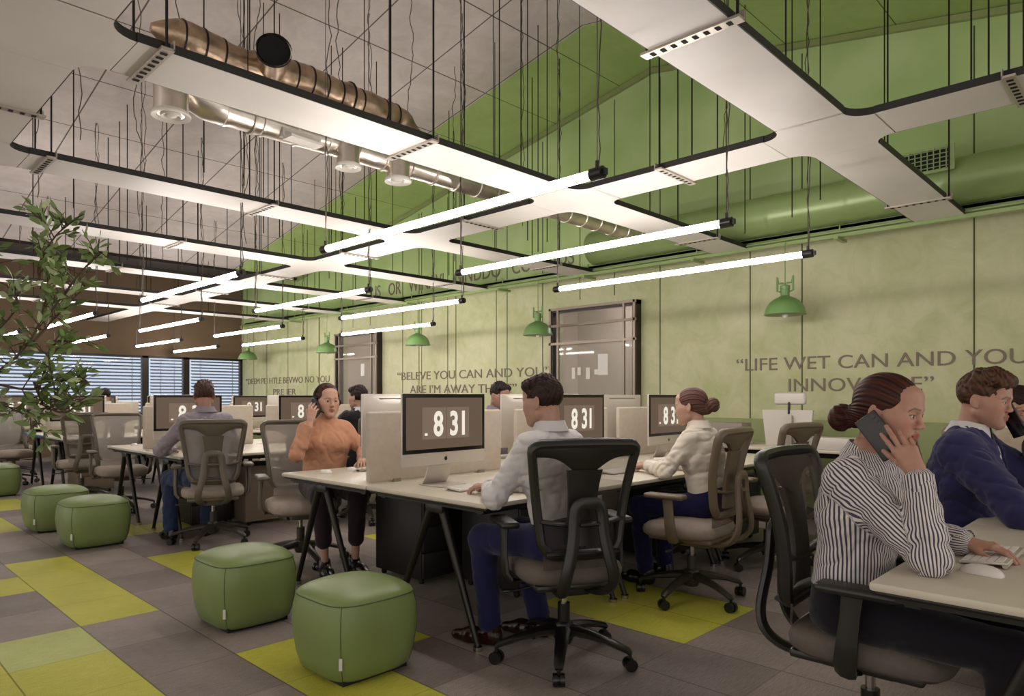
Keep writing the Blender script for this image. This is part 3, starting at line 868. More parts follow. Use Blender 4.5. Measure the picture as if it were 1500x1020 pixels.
# monitor: all-in-one computer with chin and curved foot, faces -Y
def make_monitor():
    t = thing('desktop_computer', 'x', 'computer')
    w, h = .65, .515; z0 = .12; ztop = z0 + .41
    q = MB(); q.rbox((0, 0, (z0 + ztop) / 2), (w, .018, ztop - z0), .008, seg=3)
    def bulge(u, v):
        x = (u * 2 - 1) * w / 2 * .985; z = z0 + .01 + (ztop - z0 - .02) * v
        e = max(0, (1 - (2 * u - 1) ** 4) * (1 - (2 * v - 1) ** 4))
        return (x, .009 + .032 * e, z)
    q.grid(bulge, 16, 12)
    q.build('housing', 'alu', t)
    q = MB(); q.box((0, -.0095, z0 + .075 + .166), (w - .004, .004, .334)); q.build('bezel', 'bezel', t)
    q = MB(); q.box((0, -.0125, z0 + .075 + .166), (w - .05, .002, .290)); s = q.build('display', 'screen_glow', t)
    zc = z0 + .075 + .166
    q = MB()
    for x in (-.094, .094): q.box((x, -.0145, zc), (.182, .002, .180))
    q.build('clock_card', 'card_glow', s)
    for body, x, al in (('8', -.026, 'RIGHT'), ('31', .022, 'LEFT')):
        me = text_mesh(body, .195, .78, .005, al, .0008); me.materials.clear(); me.materials.append(M['digit_glow'])
        o = link('clock_digit', me, s); o.rotation_euler = (R(90), 0, 0); o.location = (x, -.0165, zc - .070)
    q = MB(); q.box((-.158, -.0165, zc - .062), (.020, .0015, .014)); q.build('clock_mark', 'digit_glow', s)
    def logo(y, z, sc, name):
        q = MB(); pts = []
        for a in range(0, 360, 12):
            th = R(a); r = 1.0 - .16 * max(0, math.cos(th - R(90))) ** 8 - .10 * max(0, math.cos(th - R(270))) ** 10
            px = r * math.cos(th) * .92; pz = r * math.sin(th)
            if (px - 1.18) ** 2 + (pz - .12) ** 2 < .34 ** 2: px = 1.18 - math.sqrt(max(0, .34 ** 2 - (pz - .12) ** 2))
            pts.append((px * sc, pz * sc))
        vs = [(px, y, z + pz) for px, pz in pts] + [(0, y, z)]; n = len(pts)
        q.add(vs, [(n, k, (k + 1) % n) for k in range(n)])
        lf = [(0.05, 1.0), (.02, 1.25), (.18, 1.5), (.42, 1.6), (.40, 1.35), (.25, 1.12)]
        q.add([(a * sc, y, z + b * sc) for a, b in lf], [tuple(range(6))]); q.build(name, 'logo_dark', t)
    logo(-.0102, z0 + .036, .013, 'emblem'); 
    logo(.0425, z0 + .21, .028, 'rear_emblem')
    q = MB(); q.box((0, .018, ztop - .03), (.40, .012, .004)); q.build('vent_slot', 'logo_dark', t)
    q = MB(); q.grid(lambda u, v: ((u - .5) * .19, .052 - .03 * v + .035 * (1 - v) ** 3, .0 + .19 * v + .005), 2, 8, thick=(0, .006, 0))
    q.rbox((0, .02, .004), (.20, .19, .007), .003); q.build('stand', 'alu', t)
    return t
mon0 = make_monitor(); nmon = 0
def monitor(x, y, deg, label, group='desktop computers on the desks'):
    global nmon
    t = mon0 if nmon == 0 else copy_tree(mon0); nmon += 1
    t.location = (x, y, ZD + .001); t.rotation_euler = (0, 0, R(deg)); t['label'] = label; t['group'] = group
    return t
def make_keyboard():
    t = thing('keyboard', 'x', 'keyboard')
    q = MB(); mt = Matrix.Rotation(R(5), 3, 'X'); q.rbox((0, 0, .010), (.30, .125, .008), .003, mtx=mt); q.tube([(-.145, .055, .008), (.145, .055, .008)], .008, 10); q.build('keyboard_body', 'alu', t)
    q = MB()
    for r_ in range(5):
        for c_ in range(14):
            q.box((-.136 + c_ * .0209, -.046 + r_ * .0215, .0145 + (-.046 + r_ * .0215) * .087 + .001), (.0178, .0180, .003), mtx=mt)
    q.build('keys', 'key_white', t); return t
def make_mouse():
    q = MB(); n = 20; vs = []
    prof = [(1.0, .0), (1.0, .006), (.93, .014), (.78, .020), (.5, .025), (.2, .0265), (.0001, .027)]
    for s_, z in prof:
        for k in range(n):
            th = 2 * math.pi * k / n; c, s = math.cos(th), math.sin(th)
            vs.append((.029 * math.copysign(abs(c) ** .7, c) * s_, .056 * math.copysign(abs(s) ** .7, s) * s_, z - .004 * (s * s_) ** 2))
    fs = [(i * n + k, i * n + (k + 1) % n, (i + 1) * n + (k + 1) % n, (i + 1) * n + k) for i in range(len(prof) - 1) for k in range(n)]
    q.add(vs, fs, 0, True); q.add([vs[k] for k in range(n)], [tuple(range(n))[::-1]]); return q.build('computer_mouse', 'mouse_white')
kb0 = make_keyboard(); ms0 = make_mouse(); nk = [0, 0]
def keyboard(x, y, deg, label):
    t = kb0 if nk[0] == 0 else copy_tree(kb0); nk[0] += 1
    t.location = (x, y, ZD + .002); t.rotation_euler = (0, 0, R(deg)); t['label'] = label; t['group'] = 'white keyboards'; return t
def mouse(x, y, deg, label):
    t = ms0 if nk[1] == 0 else copy_tree(ms0); nk[1] += 1
    t.location = (x, y, ZD + .001); t.rotation_euler = (0, 0, R(deg)); tag(t, label, 'mouse', 'white computer mice'); return t

ROWS = [(-1.37, 'foreground bench on the right'), (2.38, 'front bench'), (6.15, 'second bench row'), (9.9, 'third bench row'), (13.65, 'farthest bench row')]
EN = ('near-end', 'middle', 'wall-side')
for r_, (y0, rn_) in enumerate(ROWS):
    for s_ in range(3):
        x = BX0 - (.22 if r_ == 0 else 0.0) + s_ * DW
        if r_ > 0: desk(x, y0, False, 'Pale %s desk on the camera side of the %s' % (EN[s_], rn_))
        if not (r_ == 0 and False): desk(x, y0, True, 'Pale %s desk on the far side of the %s' % (EN[s_], rn_) if r_ else 'Pale %s desk of the foreground bench, along the seated callers' % EN[s_])
        if r_ > 0:
            screen(x + .60, y0 + 1.06, 'Beige upholstered divider standing on the %s position of the %s' % (EN[s_], rn_))
            monitor(x + (.34, .32, .26)[s_], y0 + .70, (3, 4, 3)[s_], 'Desktop computer showing 8 31, %s position of the %s' % (EN[s_], rn_))
            monitor(x + .55, y0 + 1.38, 180, 'Desktop computer seen from its plain back, %s position of the %s' % (EN[s_], rn_))
            if r_ < 4:
                keyboard(x + .34, y0 + (.46 if r_ == 1 and s_ == 0 else .36), 0, 'White keyboard before the 8 31 computer at the %s of the %s' % (EN[s_], rn_))
                if s_ > 0 or r_ > 1: mouse(x + .68, y0 + .33, 5, 'White mouse beside the keyboard at the %s of the %s' % (EN[s_], rn_))
                keyboard(x + .55, y0 + 1.72, 180, 'White keyboard behind the divider at the %s of the %s' % (EN[s_], rn_))
                mouse(x + .19, y0 + 1.74, 180, 'White mouse on the far side at the %s of the %s' % (EN[s_], rn_))

# blue edged strip at the near end of the third row
q = MB(); q.rbox((BX0 - .008, 9.9 + 1.45, ZD - .012), (.02, 1.0, .028), .004); o = q.build('desk_edge_strip', 'blue_edge'); tag(o, 'Blue strip along the short end of the third row desk behind the plant', 'edge strip')

# pedestals
def pedestal(x, y, w, d, h, m_, label, rz=0):
    t = thing('drawer_pedestal', label, 'drawers', (x, y, 0), rz)
    q = MB(); q.rbox((0, 0, h / 2 + .02), (w, d, h - .04), .008); q.build('carcass', m_, t)
    hh = (h - .06) / 3
    for k in range(3):
        q = MB(); q.rbox((0, -d / 2 - .008, .045 + hh * (k + .5)), (w - .01, .018, hh - .008), .004); dr = q.build('drawer_front', m_, t)
        q = MB(); q.rbox((0, -d / 2 - .02, .045 + hh * (k + 1) - .03), (.12, .012, .01), .003); q.build('drawer_handle', 'desk_leg', dr)
    for a in (-1, 1):
        for b in (-1, 1):
            q = MB(); q.cyl((a * (w / 2 - .04) - .01, b * (d / 2 - .05), .02), (a * (w / 2 - .04) + .01, b * (d / 2 - .05), .02), .02, 10); q.build('castor', 'caster_black', t)
    return t
pedestal(3.12, 3.87, .50, .52, .58, 'pedestal_dark', 'Dark drawer pedestal under the near end of the front bench')
pedestal(3.30, 3.20, .42, .52, .58, 'pedestal_dark', 'Black pedestal under the front bench beside the typing man\u2019s legs')
pedestal(4.75, 3.1, .45, .55, .58, 'pedestal_dark', 'Dark pedestal behind the legs of the woman with a hair bun')
pedestal(5.75, 3.0, .40, .55, .58, 'pedestal_dark', 'Dark pedestal under the wall-side end of the front bench')
pedestal(3.28, 6.75, .50, .52, .58, 'pedestal_tan', 'Tan drawer pedestal right of the grey-shirted man\u2019s chair', R(90))
pedestal(2.80, 7.0, .40, .5, .58, 'pedestal_dark', 'Dark pedestal left of the grey-shirted man\u2019s legs')
pedestal(2.75, 10.5, .42, .5, .58, 'pedestal_tan', 'Tan pedestal under the near end of the third bench row')
pedestal(4.6, -.35, .45, .55, .58, 'pedestal_dark', 'Dark pedestal deep under the foreground bench')

# wall desk with boxes, behind the front bench
t = thing('wall_desk', 'Narrow pale desk standing along the green wall behind the hair-bun woman', 'desk', (6.95, 4.0, 0))
q = MB(); q.rbox((0, 0, .745), (.7, 4.4, .03), .006); q.build('desk_top', 'desk_top', t)
q = MB(); q.box((-.2, 0, .70), (.04, 4.2, .05)); q.box((.2, 0, .70), (.04, 4.2, .05)); q.build('rail', 'desk_leg', t)
for y in (-2.1, -.7, .7, 2.1):
    for x in (-.28, .28):
        q = MB(); q.cyl((x, y, 0), (x, y, .73), .022, 10); q.build('leg', 'desk_leg', t)
def box_thing(name, x, y, z, d, m_, label, cat, rz=0, lid=None, group=None):
    t = thing(name, label, cat, (x, y, z), R(rz), group)
    q = MB(); q.rbox((0, 0, d[2] / 2), d, .006); q.build('box_body', m_, t)
    if lid:
        q = MB(); q.rbox((0, 0, d[2] - .004), (d[0] + .012, d[1] + .012, .022), .004); q.build('lid', lid, t)
    return t
ZW = .762
box_thing('storage_box', 6.8, 3.92, ZW, (.26, .44, .19), 'white_plastic', 'White box with a dark lid on the wall desk, under the sunglasses', 'box', 0, 'frame_dark')
box_thing('storage_box', 6.8, 3.42, ZW, (.26, .40, .09), 'white_plastic', 'Low white box under the grey box on the wall desk', 'box', 0)
box_thing('storage_box', 6.8, 3.42, ZW + .094, (.22, .38, .13), 'box_grey', 'Grey box stacked on a low white box on the wall desk', 'box', 0)
box_thing('storage_box', 6.75, 2.35, ZW, (.26, .60, .11), 'white_plastic', 'Long flat white box on the wall desk behind the striped-shirt woman', 'box', 0)
# sunglasses print on the white box
q = MB()
for s in (-1, 1): q.lathe([(.022, 0), (.022, .006), (.0001, .007)], 16, 0, (0, s * .026, 0), mtx=Matrix.Rotation(R(-90), 3, 'Y'))
q.box((-.003, 0, .012), (.005, .02, .005)); q.tube([(-.003, .05, .012), (.05, .055, .012)], .003, 6)
o = q.build('sunglasses', 'logo_dark', loc=(6.655, 3.85, ZW + .022 + .005)); tag(o, 'Dark sunglasses standing before the white box on the wall desk', 'glasses')

# white chair with headrest behind the wall desk
t = thing('headrest_chair', 'White high-backed swivel chair with a headrest by the green wall', 'chair', (7.15, 2.86, 0), R(90))
q = MB(); q.grid(lambda u, v: ((u * 2 - 1) * (.20 + .055 * v), .13 + .05 * (2 * u - 1) ** 2 + .03 * v, .52 + .60 * v), 12, 12, thick=(0, .03, 0)); q.build('backrest', 'white_plastic', t)
q = MB(); q.grid(lambda u, v: ((u - .5) * (.06 + .02 * v), .185 + .02 * v, .45 + .62 * v), 2, 8, thick=(0, .02, 0)); q.build('back_spine', 'alu', t)
q = MB(); q.rbox((0, .16, 1.235), (.32, .05, .12), .024, seg=3); q.build('headrest', 'white_plastic', t)
q = MB(); q.cyl((0, .19, 1.08), (0, .18, 1.2), .012, 8); q.build('headrest_post', 'desk_leg', t)
q = MB(); q.rbox((0, -.10, .47), (.48, .46, .07), .03, seg=3); q.build('seat', 'white_plastic', t)
q = MB(); q.cyl((0, -.08, .12), (0, -.08, .44), .03, 10)
for k in range(5):
    a = R(72 * k); q.tube([(0, -.08, .12), (.3 * math.cos(a), -.08 + .3 * math.sin(a), .03)], [.03, .02], 8)
q.build('base', 'base_grey', t)

# chairs
chair('black', 2.555, 2.13, -30, 'Black-framed office chair of the white-shirted man typing at the front bench')
chair('taupe', 3.88, 2.20, 6, 'Brown-framed office chair of the woman with a hair bun and white blouse')
chair('taupe', 5.02, 2.22, -8, 'Empty brown-framed office chair at the wall-side end of the front bench')
chair('grey', 2.66, 4.80, 160, 'Light mesh office chair of the woman in the orange top')
chair('grey', 2.50, 6.00, -22, 'Grey mesh office chair of the man in a grey shirt seen from behind')
chair('black', 2.52, .76, 182, 'Dark mesh office chair of the woman in the striped shirt')
chair('taupe', 3.70, .72, 180, 'Office chair under the man in the navy suit')
chair('taupe', 5.05, .75, 180, 'Office chair of the person cut off by the right edge of the view')
chair('taupe', 4.02, 5.95, 0, 'Brown-framed chair of the person wearing headphones behind the orange-top woman')
chair('grey', 4.62, 4.85, 180, 'Chair of the dark-haired man looking over the front bench divider')
chair('grey', 2.42, 9.62, -4, 'Grey mesh chair with a tall frame seen from behind at the third bench row')
chair('grey', 2.50, 8.42, 172, 'Empty pale mesh chair facing us across the second bench row')
chair('grey', 2.15, 12.1, 190, 'Grey chair cut by the left edge of the view at the third bench row')
chair('grey', 3.75, 13.35, 0, 'Chair of the small figure seated far off before the slatted windows')
chair('grey', 3.8, 8.45, 180, 'Empty chair at the middle of the second bench row, far side')
chair('grey', 3.7, 9.6, 5, 'Empty chair at the middle of the third bench row, camera side')
chair('grey', 5.2, 6.0, 0, 'Empty chair at the wall-side position of the second bench row')
chair('grey', 2.4, 13.3, 0, 'Empty chair at the near end of the farthest bench row')

# ================================================================== POUFS
def make_pouf():
    t = thing('pouf', 'x', 'pouf')
    def ring(s_, z, n=48, e=.50):
        out = []
        for k in range(n):
            th = 2 * math.pi * k / n; c, s = math.cos(th), math.sin(th)
            out.append((s_ * math.copysign(abs(c) ** e, c), s_ * math.copysign(abs(s) ** e, s), z))
        return out
    n = 48; q = MB()
    prof = [(.190, .015), (.210, .03), (.227, .09), (.2375, .17), (.242, .23), (.238, .30), (.226, .352)]
    vs = [];
    for s_, z in prof: vs += ring(s_, z)
    fs = [(i * n + k, i * n + (k + 1) % n, (i + 1) * n + (k + 1) % n, (i + 1) * n + k) for i in range(len(prof) - 1) for k in range(n)]
    q.add(vs, fs, 0, True); q.build('side_cover', 'pouf_leather', t)
    q = MB(); prof = [(.226, .353), (.222, .366), (.205, .382), (.17, .397), (.12, .408), (.06, .414), (.0001, .416)]; vs = []
    for s_, z in prof: vs += ring(s_, z, e=.50 + .42 * max(0, (z - .36) / .056))
    fs = [(i * n + k, i * n + (k + 1) % n, (i + 1) * n + (k + 1) % n, (i + 1) * n + k) for i in range(len(prof) - 1) for k in range(n)]
    q.add(vs, fs, 0, True); q.build('top_cushion', 'pouf_leather', t)
    q = MB(); q.tube([(x * 1.003, y * 1.003, .353) for x, y, z in ring(.2262, 0)], .0028, 6, closed=True)
    for sx, sy in ((-1, -1), (1, -1), (1, 1), (-1, 1)):
        pr = [(.190, .015), (.210, .03), (.227, .09), (.2375, .17), (.242, .23), (.238, .30), (.226, .352)]
        k_ = math.cos(R(45)) ** .50
        q.tube([(sx * s_ * k_ * 1.001, sy * s_ * k_ * 1.001, z) for s_, z in pr], .0018, 5)
    q.build('seam_piping', 'pouf_seam', t)
    q = MB(); q.box((0, 0, .012), (.34, .34, .024)); q.build('base', 'pouf_base', t)
    k_ = math.cos(R(45)) ** .50 * .236
    q = MB(); q.box((-k_ - .004, -k_ - .004, .115), (.006, .014, .05), rz=R(45)); q.build('tag', 'tag_white', t)
    return t
pf0 = make_pouf()
for k, (x, y, s_, rz, lab) in enumerate(((1.81, 2.77, 1.0, 0, 'Green leather pouf nearest the camera, by the front bench leg'), (1.76, 3.80, 1.0, 0, 'Green leather pouf second nearest, left of the front bench end'),
        (1.77, 6.68, 1.06, 0, 'Green leather pouf at the end of the second bench, right one of the overlapping pair'), (1.73, 7.72, 1.08, 0, 'Green leather pouf partly hidden behind another, left one of the pair'),
        (1.76, 10.85, 1.12, 0, 'Green leather pouf cut off by the left edge of the view'))):
    t = pf0 if k == 0 else copy_tree(pf0)
    t.location = (x, y, 0); t.scale = (s_, s_, 1.0); t.rotation_euler = (0, 0, R(rz)); t['label'] = lab; t['group'] = 'green leather poufs'

# ================================================================== PLANT
t = thing('potted_tree', 'Leafy indoor tree reaching into the left side of the view', 'plant', (-.28, 3.05, 0))
q = MB(); q.lathe([(.0001, 0), (.17, 0), (.22, .40), (.23, .42), (.21, .42), (.20, .38), (.0001, .37)], 28); q.build('pot', 'white_plastic', t)
rn = random.Random(21); wood = MB(); leaf = MB()
def add_leaf(p, d, L_):
    d = d.normalized(); side = d.cross(Vector((rn.uniform(-1, 1), rn.uniform(-1, 1), rn.uniform(.2, 1)))).normalized(); nrm = side.cross(d)
    pts = []; prof = ((0, .04), (.2, .62), (.45, 1.0), (.7, .78), (.9, .3), (1.0, .02)); w = L_ * .21
    for a, b in prof:
        c = p + d * (L_ * a) - nrm * (L_ * .16 * a * a)
        pts += [c - side * (w * b) + nrm * (w * b * .12), c, c + side * (w * b) + nrm * (w * b * .12)]
    fs = []
    for i in range(5): fs += [(i * 3, i * 3 + 1, i * 3 + 4, i * 3 + 3), (i * 3 + 1, i * 3 + 2, i * 3 + 5, i * 3 + 4)]
    leaf.add(pts, fs, 1 if rn.random() < .22 else 0, True)
def pt(u, v, d):
    lat = (u - 750) / F * d; x = CA * d + SA * lat; y = SA * d - CA * lat
    return Vector((x + .28, y - 3.05, 1.25 + (582 - v) / F * d))
def twig(pts, r0, r1, nl, lo=.0, spread=.10):
    P = [Vector(p) for p in pts]
    for _ in range(2):
        n_ = [P[0]]
        for a, b in zip(P, P[1:]): n_ += [a * .75 + b * .25, a * .25 + b * .75]
        P = n_ + [P[-1]]
    m_ = len(P); wood.tube(P, [r0 + (r1 - r0) * k / (m_ - 1) for k in range(m_)], 7)
    nl = int(nl * 1.25)
    for k in range(nl):
        f = (lo + (1 - lo) * (k + rn.random()) / nl) * (m_ - 1.001); i = int(f); p = P[i].lerp(P[i + 1], f - i); d = (P[i + 1] - P[i]).normalized()
        out = Vector((rn.uniform(-1, 1), rn.uniform(-1, 1), rn.uniform(-.5, .8))).normalized()
        # short side shoot with a few leaves
        L_ = rn.uniform(.04, spread * 1.35); e = p + (out + d * .5).normalized() * L_
        wood.tube([p, (p + e) / 2 + Vector((0, 0, .01)), e], [.0028, .002, .0014], 5)
        for j in range(rn.choice((3, 3, 4))):
            pp = p.lerp(e, .35 + .65 * j / 4 if j < 5 else 1); dd = (out * .8 + d * .7 + Vector((rn.uniform(-1, 1), rn.uniform(-1, 1), rn.uniform(-.8, .8))) * .9)
            add_leaf(pp, dd, rn.uniform(.038, .066))
D = 2.9
trunk = [Vector((0, 0, .38)), Vector((.02, 0, .7)), pt(-70, 560, 2.75), pt(-30, 520, 2.8), pt(30, 560, 2.9)]
wood.tube([Vector((0, 0, .38)), Vector((.02, .0, .75)), Vector((.0, .03, 1.1)), pt(-90, 480, 2.75), pt(-70, 330, 2.8)], [.03, .026, .022, .017, .008], 10)
for pts, n_ in (([pt(-90, 560, 2.75), pt(-20, 560, 2.8), pt(50, 500, 2.85), pt(70, 430, 2.9), pt(85, 370, 2.95), pt(60, 320, 2.95)], 34),
                ([pt(55, 480, 2.88), pt(95, 430, 2.85), pt(120, 395, 2.85), pt(150, 370, 2.8)], 16),
                ([pt(50, 500, 2.85), pt(90, 455, 2.95), pt(125, 420, 3.0)], 12),
                ([pt(-20, 560, 2.8), pt(55, 575, 2.85), pt(90, 555, 2.9), pt(130, 560, 2.9)], 20),
                ([pt(50, 560, 2.85), pt(65, 600, 2.9), pt(85, 595, 2.9), pt(70, 520, 2.9)], 18),
                ([pt(55, 575, 2.85), pt(70, 530, 2.95), pt(75, 500, 3.0), pt(110, 500, 3.0)], 14),
                ([pt(-40, 600, 2.8), pt(0, 590, 2.85), pt(40, 610, 2.85)], 9),
                ([pt(60, 590, 2.9), pt(95, 610, 2.9), pt(120, 585, 2.9)], 10),
                ([pt(-80, 470, 2.8), pt(-20, 500, 2.8), pt(30, 450, 2.75), pt(20, 425, 2.75)], 14),
                ([pt(-80, 420, 2.8), pt(-30, 390, 2.75), pt(0, 385, 2.75)], 7),
                ([pt(70, 430, 2.9), pt(50, 395, 2.85), pt(80, 345, 2.85), pt(100, 330, 2.85)], 16),
                ([pt(-80, 330, 2.8), pt(-20, 380, 2.8), pt(-5, 385, 2.8)], 5)):
    twig(pts, .006, .0018, n_, .22)
for pts in ([pt(60, 600, 2.9), pt(45, 630, 2.88)], [pt(40, 600, 2.9), pt(70, 640, 2.9)]): twig(pts, .003, .0015, 3, .3, .05)
wood.build('branches', 'bark', t); leaf.build('foliage', ['leaf_green', 'leaf_pale'], t)
# ================================================================== PEOPLE: smooth signed-distance bodies
V = lambda *a: np.array(a, dtype=np.float64)
def unit(v):
    v = np.asarray(v, float); return v / (np.linalg.norm(v) + 1e-12)
def cap(a, b, ra, rb=None, k=.02, fx=None, ax=None, op='+', tag_=0):
    """tapered capsule; fx = flattening factor along axis ax"""
    return dict(t='c', a=V(*a), b=V(*b), ra=ra, rb=ra if rb is None else rb, k=k, fx=fx, ax=None if ax is None else unit(ax), op=op, tag=tag_)
def ell(c, r, k=.02, rot=None, op='+', tag_=0):
    return dict(t='e', c=V(*c), r=V(*r), k=k, rot=rot, op=op, tag=tag_)
def plane(c, n, k=.01, tag_=0):
    return dict(t='p', c=V(*c), n=unit(n), k=k, op='-', tag=tag_)
def pd(P, X, Y, Z):
    if P['t'] == 'c':
        a, b = P['a'], P['b']; ab = b - a; L2 = ab @ ab + 1e-12
        px, py, pz = X - a[0], Y - a[1], Z - a[2]
        t = np.clip((px * ab[0] + py * ab[1] + pz * ab[2]) / L2, 0, 1)
        px = px - t * ab[0]; py = py - t * ab[1]; pz = pz - t * ab[2]
        if P['fx'] is not None:
            n = P['ax']; c = (px * n[0] + py * n[1] + pz * n[2]) * (P['fx'] - 1)
            px = px + c * n[0]; py = py + c * n[1]; pz = pz + c * n[2]
        d = np.sqrt(px * px + py * py + pz * pz) - (P['ra'] + (P['rb'] - P['ra']) * t)
        return d
    if P['t'] == 'e':
        px, py, pz = X - P['c'][0], Y - P['c'][1], Z - P['c'][2]
        if P['rot'] is not None:
            Q = P['rot'].T
            px, py, pz = (Q[0, 0] * px + Q[0, 1] * py + Q[0, 2] * pz, Q[1, 0] * px + Q[1, 1] * py + Q[1, 2] * pz, Q[2, 0] * px + Q[2, 1] * py + Q[2, 2] * pz)
        r = P['r']; k0 = np.sqrt((px / r[0]) ** 2 + (py / r[1]) ** 2 + (pz / r[2]) ** 2) + 1e-9
        k1 = np.sqrt((px / r[0] ** 2) ** 2 + (py / r[1] ** 2) ** 2 + (pz / r[2] ** 2) ** 2) + 1e-9
        return k0 * (k0 - 1) / k1
    n = P['n']; c = P['c']
    return (X - c[0]) * n[0] + (Y - c[1]) * n[1] + (Z - c[2]) * n[2]
def pb(P, infl):
    if P['t'] == 'c':
        r = max(P['ra'], P['rb']) + infl
        return np.minimum(P['a'], P['b']) - r, np.maximum(P['a'], P['b']) + r
    if P['t'] == 'e':
        r = (P['r'] if P['rot'] is None else np.full(3, P['r'].max())) + infl
        return P['c'] - r, P['c'] + r
    return V(-9, -9, -9), V(9, 9, 9)
def field(prims, h, disp=None, infl=0.0):
    lo = np.min([pb(p, infl)[0] for p in prims if p['op'] == '+'], 0) - 3 * h
    hi = np.max([pb(p, infl)[1] for p in prims if p['op'] == '+'], 0) + 3 * h
    n = np.ceil((hi - lo) / h).astype(int) + 1
    ax = [lo[i] + h * np.arange(n[i]) for i in range(3)]
    D = np.full(n, 0.2, np.float32)
    for P in prims:
        pl, ph = pb(P, infl + P['k'] * 1.5 + 3 * h)
        i0 = np.clip(np.floor((pl - lo) / h).astype(int), 0, n - 1); i1 = np.clip(np.ceil((ph - lo) / h).astype(int) + 1, 1, n)
        if np.any(i1 <= i0): continue
        sl = tuple(slice(i0[q], i1[q]) for q in range(3))
        X = ax[0][sl[0]][:, None, None]; Y = ax[1][sl[1]][None, :, None]; Z = ax[2][sl[2]][None, None, :]
        d = pd(P, X, Y, Z) - (infl if P['op'] == '+' else 0); cur = D[sl]; k = P['k']
        if P['op'] == '+':
            w = np.clip(.5 + .5 * (cur - d) / k, 0, 1); D[sl] = cur * (1 - w) + d * w - k * w * (1 - w)
        else:
            d = -d; w = np.clip(.5 - .5 * (cur - d) / k, 0, 1); D[sl] = cur * (1 - w) + d * w + k * w * (1 - w)
    if disp is not None:
        X, Y, Z = np.meshgrid(*ax, indexing='ij', sparse=True); D = D + disp(X, Y, Z)
    return D, lo
def nets(D, lo, h):
    S = D < 0; n = D.shape
    idx = np.full((n[0] - 1, n[1] - 1, n[2] - 1), -1, np.int64)
    c = [S[i:n[0] - 1 + i, j:n[1] - 1 + j, k:n[2] - 1 + k] for i in (0, 1) for j in (0, 1) for k in (0, 1)]
    cnt = sum(x.astype(np.int8) for x in c); act = (cnt > 0) & (cnt < 8)
    ijk = np.argwhere(act); N = len(ijk); idx[act] = np.arange(N)
    acc = np.zeros((N, 3)); w = np.zeros(N)
    corners = [(i, j, k) for i in (0, 1) for j in (0, 1) for k in (0, 1)]
    vals = {q: D[ijk[:, 0] + q[0], ijk[:, 1] + q[1], ijk[:, 2] + q[2]] for q in corners}
    for a in corners:
        for axx in range(3):
            if a[axx]: continue
            b = list(a); b[axx] = 1; b = tuple(b)
            va, vb = vals[a], vals[b]; m_ = (va < 0) != (vb < 0)
            t = np.where(m_, va / np.where(m_, va - vb, 1), 0)
            p = np.array(a, float)[None, :].repeat(N, 0); p[:, axx] += t
            acc[m_] += p[m_]; w[m_] += 1
    verts = lo + h * (ijk + acc / w[:, None]); quads = []
    for axx in range(3):
        o1, o2 = [q for q in range(3) if q != axx]
        sA = [slice(1, None)] * 3; sA[axx] = slice(0, n[axx] - 1); sB = list(sA); sB[axx] = slice(1, n[axx])
        lim = [slice(1, n[q] - 1) for q in range(3)]; lim[axx] = slice(0, n[axx] - 1)
        A = S[tuple(lim)]; limB = list(lim); limB[axx] = slice(1, n[axx]); B = S[tuple(limB)]
        e = np.argwhere(A != B)
        if not len(e): continue
        off = np.ones(3, int); off[axx] = 0; e = e + off
        inside = S[e[:, 0], e[:, 1], e[:, 2]]
        def g(d1, d2):
            q = e.copy(); q[:, o1] += d1; q[:, o2] += d2; return idx[q[:, 0], q[:, 1], q[:, 2]]
        qd = np.stack([g(-1, -1), g(0, -1), g(0, 0), g(-1, 0)], 1)
        flip = inside if axx != 1 else ~inside
        qd = np.where(flip[:, None], qd, qd[:, ::-1]); quads.append(qd)
    return verts, np.concatenate(quads)
def gnoise(X, Y, Z, seed, f):
    r = np.random.RandomState(seed); s = 0
    for k in range(4):
        a = unit(r.randn(3)) * f * (1 + .5 * k); ph = r.rand(3) * 6.28
        s = s + np.sin(X * a[0] + Y * a[1] + Z * a[2] + ph[0] + 1.3 * np.sin(X * a[1] * .6 - Z * a[0] * .7 + ph[1])) / (1 + .6 * k)
    return s / 2.4
def sdf_obj(name, pieces, mats, parent, colfn=None, stripefn=None):
    """pieces: list of (prims, voxel, displacement, inflate)"""
    vs = []; fs = []; o = 0
    for prims, h, disp, infl in pieces:
        D, lo = field(prims, h, disp, infl); v, q = nets(D, lo, h)
        vs.append(v); fs.append(q + o); o += len(v)
    v = np.concatenate(vs); q = np.concatenate(fs)
    me = bpy.data.meshes.new(name); me.vertices.add(len(v)); me.vertices.foreach_set('co', v.astype(np.float32).ravel())
    me.loops.add(len(q) * 4); me.loops.foreach_set('vertex_index', q.astype(np.int32).ravel())
    me.polygons.add(len(q)); me.polygons.foreach_set('loop_start', np.arange(0, len(q) * 4, 4, dtype=np.int32))
    me.polygons.foreach_set('loop_total', np.full(len(q), 4, np.int32))
    me.polygons.foreach_set('use_smooth', np.ones(len(q), bool)); me.update(calc_edges=True); me.validate()
    for m_ in (mats if isinstance(mats, (list, tuple)) else [mats]): me.materials.append(M[m_] if isinstance(m_, str) else m_)
    if colfn is not None:
        c = colfn(v); at = me.color_attributes.new('tone', 'FLOAT_COLOR', 'POINT')
        at.data.foreach_set('color', np.concatenate([c, np.ones((len(c), 1))], 1).astype(np.float32).ravel())
    if stripefn is not None:
        at = me.attributes.new('weave', 'FLOAT', 'POINT'); at.data.foreach_set('value', stripefn(v).astype(np.float32))
    return link(name, me, parent)

